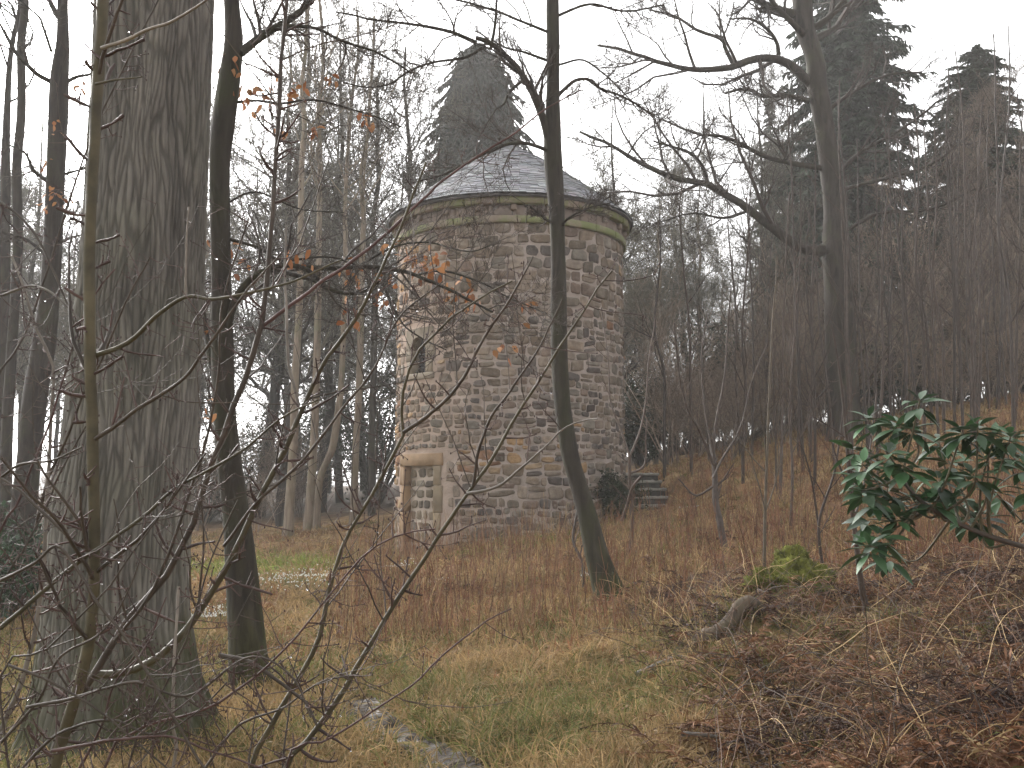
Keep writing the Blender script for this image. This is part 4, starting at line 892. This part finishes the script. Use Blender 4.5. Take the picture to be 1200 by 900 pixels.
sapling('dark thin sapling with a bent foot directly above the mossy stump', [([(968, 690), (962, 650), (960, 610), (975, 560), (982, 520), (990, 450)], 4.5, 1.5), ([(960, 620), (950, 560), (935, 510), (925, 450)], 3, 1)], 12, 604, M['stem'], BK * .8, nt=(6, 4))
sapling('brown sapling stem rising behind the left end of the rhododendron', [([(1017, 722), (1010, 690), (1005, 650), (1000, 610), (996, 570), (992, 520), (985, 450), (972, 380)], 8, 2), ([(1000, 610), (1012, 570), (1020, 520), (1025, 460)], 3, 1.2)], 9, 605, M['stem'], BK * 1.0, nt=(5, 4))
for k, (x0, xt, yb, yt, Ys, lab) in enumerate([
        (683, 676, 705, 560, 13, 'thin dark stem standing just left of the foot of the leaning trunk'), (925, 930, 660, 300, 16, 'thin brown stem between the pale sapling and the dark bent one'), (955, 948, 600, 250, 20, 'slim brown stem in front of the oak trunk'),
        (1083, 1072, 500, 120, 22, 'slim upright stem above the left half of the rhododendron'), (1106, 1095, 500, 150, 22, 'slim upright stem above the middle of the rhododendron'), (1118, 1112, 495, 80, 23, 'taller slim stem above the middle of the rhododendron'),
        (1142, 1120, 495, 60, 20, 'leaning slim stem above the right half of the rhododendron'), (1146, 1150, 490, 120, 24, 'fine upright stem beside the leaning one at the right'), (1188, 1165, 500, 40, 18, 'slim dark stem close to the right edge, leaning left'),
        (1062, 1050, 510, 160, 24, 'thin stem above the gap at the left of the rhododendron'), (1030, 1040, 510, 230, 22, 'thin stem just right of the oak trunk'), (778, 772, 520, 250, 24, 'slender stem just beyond the top of the stone steps'), (870, 875, 545, 230, 22, 'slender stem rising midway between steps and oak'),
        (810, 800, 540, 200, 24, 'slender grey stem right of the stone steps'), (1168, 1182, 480, 30, 26, 'slim upright stem leaning out at the right edge of the wood')]):
    xm = (x0 + xt) / 2
    sapling(lab, [([(x0, yb), (x0 * .7 + xt * .3 + 2, yb * .7 + yt * .3), (xm - 3 - 5 * math.cos(k * 1.7), (yb + yt) / 2), (xt * .8 + x0 * .2 + 5 * math.sin(k * 2.3), yb * .2 + yt * .8), (xt, yt)], 4.2 if Ys > 15 else 5, 1.4)], Ys, 620 + k, M['stem'], BK * (1 + .25 * math.sin(k * 2.1)), nt=(9, 5), name='thin_stem', ln=(.12, .3))

protoS = [[(c.name.split('.')[0], c.data) for c in o.children] + [tuple(o.location)] for o in S.objects if o.get('category') == 'sapling' and o.name.startswith('thin_stem')][:9]
for x, y in scatter(24, (1000, 1230), (18, 27), .5) + scatter(14, (760, 1000), (18, 27), .8):
    p = protoS[3 + rngW.integers(6)]
    t = plant(p[:-1], 'thin_stem', 'slim brown upright stem among many in front of the right-hand thicket', 'sapling', x, y, 'slim upright stems in front of the thicket', rngW.uniform(0, 6.3), rngW.uniform(.5, 1.0))
# ------------------------------------------------------------------ rhododendron at the right
def rhodo():
    rng = np.random.default_rng(71); Yr = 4.9; root = np.array((3.05, 5.1, float(gz(3.05, 5.1)))); t = thing('rhododendron', 'glossy green rhododendron reaching in from the right edge', 'shrub', tuple(root))
    main = spline(np.array([root - (0, 0, .15), at(1290, 668, 5.0), at(1200, 641, Yr), at(1150, 625, Yr), at(1110, 607, Yr), at(1080, 588, Yr), at(1055, 560, Yr)]), 40)
    mb = MB(); tubes(mb, rel(main, root), np.linspace(.022, .009, 40), 9, (.075, .058, .045), lump=.08); mb.build('stem', M['stem'], t)
    tips = [(1078, 470), (1052, 495), (1018, 490), (1000, 525), (1012, 545), (1040, 530), (1066, 500), (1010, 575), (1040, 572), (1058, 545), (1018, 608), (1050, 604), (1030, 628), (1022, 585), (1038, 650), (1018, 640), (1012, 560),
            (1100, 515), (1128, 505), (1146, 500), (1165, 512), (1185, 510), (1112, 540), (1158, 535), (1180, 530), (1100, 562), (1140, 556), (1120, 585), (1165, 575), (1200, 545), (1208, 575), (1215, 520), (1092, 585), (1070, 585), (1230, 600), (1235, 545), (1150, 605), (1126, 603)]
    T = np.array([at(x, y, Yr + rng.uniform(-.35, .35)) for x, y in tips]); br = MB(); lf = MB(); allb = []
    for k, tip in enumerate(T):
        j = np.argmin(np.linalg.norm(main - (tip + (.12, 0, -.05)), axis=1) + np.where(np.arange(40) < 10, 9, 0)); s = main[j]
        mid = (s + tip) / 2 + rng.normal(0, .04, 3) + (0, 0, -.04); P = spline(np.array([s, mid, tip - (0, 0, .0)]), 10); tubes(br, rel(P, root)[None], np.linspace(.007, .0035, 10)[None], 6, (.10, .085, .05))
        d = nrm(P[-1] - P[-3]) * .5 + (0, 0, .8); d = nrm(d)
        for ring, (el, n, off, ls) in enumerate(((.55, 3, 0, .7), (-.05, 6, -.012, 1.0), (-.55, 6, -.03, 1.05))):
            az = np.arange(n) / n * 6.28 + rng.uniform(0, 6.28) + rng.normal(0, .2, n); e = el + rng.normal(0, .2, n)
            dr = np.c_[np.cos(az) * np.cos(e), np.sin(az) * np.cos(e), np.sin(e)] + d * .15; sd_ = np.c_[-np.sin(az), np.cos(az), 0 * az] + rng.normal(0, .25, (n, 3))
            L = rng.uniform(.105, .155, n) * ls; b = np.tile(tip + d * off, (n, 1)); D = nrm(dr); sdn = nrm(sd_ - (sd_ * D).sum(1, keepdims=True) * D); up = nrm(np.cross(D, sdn)); up *= np.sign(up[:, 2:3] + 1e-6)
            c = np.array((.036, .074, .032)) * rng.uniform(.5, 1.6, (n, 1)); c[:, 1] *= rng.uniform(.9, 1.15, n)
            prof = np.array((.06, .55, .92, 1, .82, .45, .05)); V = []; dd = D.copy(); p = b.copy() + D * .012; fold = .22
            for s_, w_ in enumerate(prof):
                W = (L * .36 * w_ / 2)[:, None]; V += [p - sdn * W + up * W * fold, p, p + sdn * W + up * W * fold]
                p = p + dd * (L / 6)[:, None]; dd = nrm(dd - (0, 0, rng.uniform(.03, .12)))
            V = np.stack(V, 1); i0 = np.arange(n) * 21; q = np.concatenate([np.stack([i0 + 3 * s_ + e_, i0 + 3 * s_ + e_ + 1, i0 + 3 * s_ + e_ + 4, i0 + 3 * s_ + e_ + 3], -1) for s_ in range(6) for e_ in (0, 1)])
            lf.add(rel(V.reshape(-1, 3), root), q, None, np.repeat(c, 21, 0))
    br.build('branches', M['stem'], t); lf.build('leaves', M['leaf'], t)
rhodo()

# ------------------------------------------------------------------ stump, log
rng = np.random.default_rng(81)
def lump_mesh(c, r, seed, nseg=40, amp=.25, f=2.5):
    u, v = np.meshgrid(np.linspace(0, 2 * np.pi, nseg, endpoint=False), np.linspace(-1.2, math.pi / 2, nseg // 2)); d = np.stack([np.cos(u) * np.cos(v), np.sin(u) * np.cos(v), np.sin(v)], -1)
    k = 1 + amp * fbm(d * f, 4, seed); V = d * k[..., None] * np.array(r); i = np.arange(nseg // 2 - 1)[:, None] * nseg + np.arange(nseg)[None]; nx = (np.arange(nseg) + 1) % nseg - np.arange(nseg)
    return V + np.array(c), np.stack([i, i + nx, i + nx + nseg, i + nseg], -1)
x, y = at(930, 712, 10.3)[:2]; loc = np.array((x, y, float(gz(x, y)))); st = thing('mossy_stump', 'low broken tree stump thickly covered in bright moss', 'stump', tuple(loc))
mb = MB()
for c, r, s in (((0, 0, .12), (.2, .18, .2), 1), ((.17, .05, .07), (.15, .14, .14), 2), ((-.2, 0, .05), (.15, .15, .13), 3), ((.06, -.1, .04), (.2, .14, .12), 4)):
    V, q = lump_mesh(np.array(c) * 1.35 + (0, 0, .04), np.array(r) * 1.3, s, 40, .35, 2.2); n = fbm(V * 9, 3, 5)[..., None]; mb.add(V, q, None, np.array((.12, .125, .028)) * (.75 + .6 * n))
mb.build('stump_body', M['moss'], st)
N = 5000; k = rng.integers(len(mb.v), size=N); B = np.array([mb.v[a][rng.integers(len(mb.v[a]))] for a in k]); mf = MB()
ribbons(mf, B, B * (1, 1, .5) + rng.normal(0, .15, (N, 3)) + (0, 0, .08), rng.uniform(.02, .05, N), .008, np.array((.15, .155, .03)) * rng.uniform(.3, 1.4, (N, 1)), .3, 2, (1, .7, 0), rng); mf.build('moss', M['grass'], st)
loc = at(860, 748, 8.7); loc[2] = gz(loc[0], loc[1]); lg = thing('fallen_log', 'short half-buried log with a pale worn back lying in the bracken below the stump', 'log', tuple(loc))
P = spline(np.array([at(795, 770, 8.3), at(825, 746, 8.5), at(860, 735, 8.7), at(895, 734, 8.9), at(925, 748, 9.1)]), 40); mb = MB(); tubes(mb, rel(np.c_[P[:, :2], gz(P[:, 0], P[:, 1]) + np.interp(np.linspace(0, 1, 40), [0, .25, .6, 1], [-.03, .12, .13, .0])], loc), np.interp(np.linspace(0, 1, 40), [0, .3, .8, 1], [.025, .06, .055, .02]), 14, lump=.3); mb.build('trunk', M['bark_log'], lg)
for k, (pts, Yl, lab) in enumerate([([(745, 790), (780, 775), (800, 770), (830, 788)], 7.8, 'grey dead branch lying on the grass left of the log'), ([(800, 860), (830, 862), (855, 868), (862, 880)], 5.8, 'short curved dead branch near the bottom right of the grass')]):
    P, r = px_line(pts, Yl, Yl + .2, 6, 3, 20); P[:, 2] = np.maximum(P[:, 2], gz(P[:, 0], P[:, 1]) + .01); loc = P[0]
    t = tag(bpy.data.objects.new('dead_branch', None), lab, 'branch'); S.collection.objects.link(t); t.location = tuple(loc); mb = MB(); tubes(mb, rel(P, loc), r, 7, GREYT * .6, lump=.1); mb.build('stick', M['stem'], t)

# ------------------------------------------------------------------ ground cover
rng = np.random.default_rng(91)
def sample(n, Yr, pxr=(-60, 1260), power=1.0):
    Y = Yr[0] + (Yr[1] - Yr[0]) * rng.random(n) ** power; px = rng.uniform(*pxr, n); x = (px - 600) / FPX * Y
    ok = (np.hypot(x - TX, Y - TY) > TR + .03) & (path_d(x, Y) > .13 + .1 * rng.random(n)); ok &= ~((np.abs(x - 2.0) < .42) & (np.abs(Y - 8.6) < .16)) & ~((np.abs(x - 2.85) < .32) & (np.abs(Y - 10.1) < .25)); return x[ok], Y[ok]
def gcol(x, y, var=.35, bright=1.0):
    g, l, r, f = zones(x, y); u = rng.random(len(x)); c = STRAW * np.ones((len(x), 3)); c[u < r * .8] = RUST * 1.15; k = rng.random(len(x)) < np.clip(g * .9 + .1, 0, 1); c[k] = GREEN * 1.05; k = rng.random(len(x)) < l; c[k] = LIME
    return c * rng.uniform(1 - var, 1 + var, (len(x), 1)) * bright
def tufts(nt, per, Yr, h, wdt, lean, power=1, pxr=(-60, 1260), spread=.06, filt=None):
    x, y = sample(nt, Yr, pxr, power)
    if filt is not None: k = filt(x, y) > rng.random(len(x)); x, y = x[k], y[k]
    hs_ = rng.uniform(.5, 1.3, len(x)); a0 = rng.uniform(0, 6.28, len(x)); c = gcol(x, y)
    X = np.repeat(x, per) + rng.normal(0, spread, len(x) * per); Yy = np.repeat(y, per) + rng.normal(0, spread, len(x) * per); N = len(X)
    a = np.repeat(a0, per) + rng.normal(0, 1.3, N); le = rng.uniform(.1, lean, N); D = np.c_[np.cos(a) * le, np.sin(a) * le, np.ones(N)]
    col = np.repeat(c, per, 0) * rng.uniform(.7, 1.3, (N, 1)); sw = rng.random(N) < .2; col[sw] = STRAW * rng.uniform(.7, 1.3, (sw.sum(), 1))
    return np.c_[X, Yy, gz(X, Yy) - .015], D, np.repeat(hs_, per) * rng.uniform(.6, 1.2, N) * h, wdt, col
mb = MB()
for a in ((7000, 16, (4.4, 9), .19, .007, 1.8, .9), (8000, 12, (8.5, 15), .21, .011, 1.7, 1), (9000, 9, (14, 30), .24, .018, 1.5, 1)):
    B, D, L, W_, c = tufts(a[0], a[1], a[2], a[3], a[4], a[5], a[6], filt=lambda x, y: np.clip(1.1 - zones(x, y)[2] * .45, .4, 1)); ribbons(mb, B, D, L, W_, c, .45, 3, (1, .9, .6, 0), rng)
tag(mb.build('grass', M['grass'], None, False), 'matted green and straw winter grass over the slope', 'grass', kind='stuff')
# dead upright stems in front of the tower and on the slope
x, y = sample(11000, (9.5, 23), (390, 1240)); k = rng.random(len(x)) < np.clip(.25 + fbm(xyz(x * .8, y * .8, 2), 3, 5), .06, 1) * sm(-4, -1.5, x + .0 * y) ; x, y = x[k], y[k]; N = len(x); L = rng.uniform(.3, .95, N) * (.65 + .35 * sm(10, 14, y)); m_ = 5
P = np.zeros((N, m_, 3)); P[:, 0] = np.c_[x, y, gz(x, y) - .03]; d = nrm(rng.normal(0, .13, (N, 3)) + (0, 0, 1))
for j in range(1, m_): d = nrm(d + rng.normal(0, .07, (N, 3))); P[:, j] = P[:, j - 1] + d * (L / 4)[:, None]
mb = MB(); cc = np.where(rng.random((N, 1)) < .75, np.array((.17, .08, .046)), STRAW * .9) * rng.uniform(.35, 1.5, (N, 1)); tubes(mb, P, np.linspace(1, .4, m_) * rng.uniform(.003, .0065, (N, 1)), 3, cc)
A, AR = grow(P, np.full((N, m_), .003), rng, 2, (.4, .95), (.06, .2), (20, 50), 4, .05, .1, .8, .002, True); tubes(mb, A, AR, 3, np.repeat(cc, 2, 0))
tag(mb.build('dead_stems', M['twig']), 'thin upright dead brown stalks standing all over the slope below the tower', 'dead stalks', kind='stuff')
# collapsed bracken
def bracken(n, Yr, pxr, size, filt, hgt=.16):
    x, y = sample(n, Yr, pxr); k = filt(x, y) > rng.random(len(x)); x, y = x[k], y[k]; N = len(x); a = rng.uniform(0, 6.28, N); S_ = size * rng.uniform(.6, 1.3, N)
    d = nrm(np.c_[np.cos(a), np.sin(a), rng.uniform(.0, .9, N)]); m_ = 8; P = np.zeros((N, m_, 3)); P[:, 0] = np.c_[x, y, gz(x, y) + rng.uniform(0, hgt, N)]
    for j in range(1, m_): d = nrm(d + (0, 0, -.16) + rng.normal(0, .1, (N, 3))); P[:, j] = P[:, j - 1] + d * (S_ / 7)[:, None]
    P[..., 2] = np.maximum(P[..., 2], gz(P[..., 0], P[..., 1]) + .01)
    c = np.array((.155, .075, .038)) * rng.uniform(.45, 1.4, (N, 1)); k = rng.random(N) < .16; c[k] = STRAW * .85 * rng.uniform(.6, 1.2, (k.sum(), 1)); shade_frac = np.clip(.05 + 1.0 * sm(.0, .7, fbm(xyz(x * .9, y * .9, 5), 3, 38)), 0, .85); k = rng.random(N) < shade_frac; c[k] = np.array((.045, .022, .015)) * rng.uniform(.6, 1.3, (k.sum(), 1))  # dark frond clumps put the bank's shade into the colour
    tubes(mbk, P, np.linspace(.003, .0015, m_) * np.ones((N, 1)), 3, c * .9)
    T = nrm(np.gradient(P, axis=1))
    for j in range(1, m_):
        for s_ in (-1, 1):
            for o_ in (0, .5):
                sdv = nrm(np.cross(T[:, j], rng.normal(0, .35, (N, 3)) + (0, 0, 1))) * s_; b = P[:, j] if not o_ else (P[:, j] + P[:, j - 1]) / 2
                ln = S_ * .2 * (1 - .8 * j / m_) * rng.uniform(.5, 1.2, N); ribbons(mbk, b, sdv + T[:, j] * .5 + rng.normal(0, .25, (N, 3)), ln, ln * .17, c * rng.uniform(.75, 1.25, (N, 1)), .35, 2, (.6, 1, 0), rng)
mbk = MB()
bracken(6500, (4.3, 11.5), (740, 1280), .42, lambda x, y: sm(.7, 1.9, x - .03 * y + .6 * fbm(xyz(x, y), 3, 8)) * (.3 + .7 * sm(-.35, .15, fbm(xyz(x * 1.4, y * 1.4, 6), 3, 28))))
bracken(900, (11, 19), (380, 1250), .5, lambda x, y: np.clip(.15 + fbm(xyz(x * .5, y * .5, 3), 3, 18), 0, 1), .1)
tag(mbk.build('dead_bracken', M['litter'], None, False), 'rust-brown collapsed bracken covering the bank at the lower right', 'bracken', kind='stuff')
# straw stalks and bramble canes over the bracken
x, y = sample(3200, (4.4, 11.5), (740, 1270)); k = sm(.6, 1.5, x - .03 * y) > rng.random(len(x)); x, y = x[k], y[k]; N = len(x); m_ = 9; a = rng.uniform(0, 6.28, N); d = nrm(np.c_[np.cos(a), np.sin(a), rng.uniform(.1, 2.2, N)]); L = rng.uniform(.15, .9, N)
P = np.zeros((N, m_, 3)); P[:, 0] = np.c_[x, y, gz(x, y)]
for j in range(1, m_): d = nrm(d + np.c_[0 * L, 0 * L, -rng.uniform(.0, .22, N)] + rng.normal(0, .09, (N, 3))); P[:, j] = P[:, j - 1] + d * (L / 8)[:, None]
P[..., 2] = np.maximum(P[..., 2], gz(P[..., 0], P[..., 1]) + .01); mb = MB(); pick = rng.choice(3, N, p=[.2, .45, .35]); cc = np.array([STRAW * 1.4, (.14, .07, .038), DARK])[pick] * rng.uniform(.7, 1.2, (N, 1)); tubes(mb, P, np.linspace(1, .4, m_) * rng.uniform(.0018, .0042, (N, 1)), 4, cc)
tag(mb.build('bramble_canes', M['stem']), 'arching bramble canes and bleached stalks tangled over the bracken', 'brambles', kind='stuff')
# fallen leaves
x, y = sample(8000, (4.5, 24)); N = len(x); B = np.c_[x, y, gz(x, y) + rng.uniform(.01, .06, N)]; mb = MB(); ribbons(mb, B, rng.normal(size=(N, 3)) * (1, 1, .3), rng.uniform(.03, .065, N), rng.uniform(.018, .035, N), np.array([RUST * 1.3, RUST * .8, STRAW * .8, LEAFC[0] * .7])[rng.integers(4, size=N)] * rng.uniform(.5, 1.2, (N, 1)), .2, 3, (.3, 1, .8, 0), rng, nrm(rng.normal(size=(N, 3)) * (1, 1, .3)))
tag(mb.build('fallen_leaves', M['litter'], None, False), 'brown fallen leaves scattered through the grass', 'leaves', kind='stuff')
# snowdrops: clumps one can count
def snowdrops(label, px, py, Yd, wpx, n, seed):
    rng = np.random.default_rng(seed); p = at(px, py, Yd); loc = np.array((p[0], Yd, float(gz(p[0], Yd)))); t = thing('snowdrop_clump', label, 'flowers', tuple(loc)); W = m_of(wpx, Yd) / 2
    X, Yy = loc[0] + rng.normal(0, W * .8, n), Yd + rng.normal(0, W * 1.3, n); B = np.c_[X, Yy, gz(X, Yy)] - loc; mb = MB(); k = np.repeat(np.arange(n), 3)
    ribbons(mb, B[k] + rng.normal(0, .015, (3 * n, 3)) * (1, 1, 0), rng.normal(0, .3, (3 * n, 3)) + (0, 0, 1), rng.uniform(.08, .15, 3 * n), .008, np.array((.07, .11, .05)) * rng.uniform(.7, 1.3, (3 * n, 1)), .2, 2, (1, .8, 0), rng); mb.build('leaves', M['grass'], t)
    mb = MB(); k = np.repeat(np.arange(n), 3); ribbons(mb, B[k] + (0, 0, .15), rng.normal(0, .45, (3 * n, 3)) + (0, 0, -1),   .022, .012, (.62, .64, .6), .1, 2, (.5, 1, 0), rng); mb.build('flowers', M['grass'], t)
for k, a in enumerate([('snowdrop clump between the huge trunk and the mossy tree', 250, 735, 12.6, 34, 130), ('long drift of snowdrops right of the mossy tree', 345, 698, 15.5, 75, 260), ('snowdrop clump below the corner of the tower doorway', 465, 690, 16.5, 40, 60), ('small snowdrop clump in the dead stalks in front of the tower', 515, 700, 14.5, 14, 12), ('lone snowdrop clump left of the foot of the leaning trunk', 690, 678, 14, 10, 12), ('snowdrop clump on the slope below the stone steps', 812, 617, 20, 14, 12), ('snowdrop clump at the left edge beside the huge trunk', 48, 690, 15, 20, 40)]): snowdrops(*a, 900 + k)

# ------------------------------------------------------------------ haze
me = bpy.data.meshes.new('haze'); x0, x1, y0, y1, z0, z1 = -172, 172, -32, 173, -6, 34
me.from_pydata([(x, y, z) for z in (z0, z1) for y in (y0, y1) for x in (x0, x1)], [], [(0, 2, 3, 1), (4, 5, 7, 6), (0, 1, 5, 4), (2, 6, 7, 3), (0, 4, 6, 2), (1, 3, 7, 5)])
hz = bpy.data.objects.new('haze', me); S.collection.objects.link(hz); tag(hz, 'thin damp winter haze between the trees', 'haze', kind='stuff')
hm = bpy.data.materials.new('haze'); hm.use_nodes = True; ht = hm.node_tree; ht.nodes.clear(); pv = ht.nodes.new('ShaderNodeVolumePrincipled'); pv.inputs['Color'].default_value = (.97, .95, .92, 1); pv.inputs['Density'].default_value = HAZE
pv.inputs['Anisotropy'].default_value = .3
ho = ht.nodes.new('ShaderNodeOutputMaterial'); ht.links.new(pv.outputs[0], ho.inputs['Volume']); me.materials.append(hm)
if HAZE <= 0: bpy.data.objects.remove(hz)
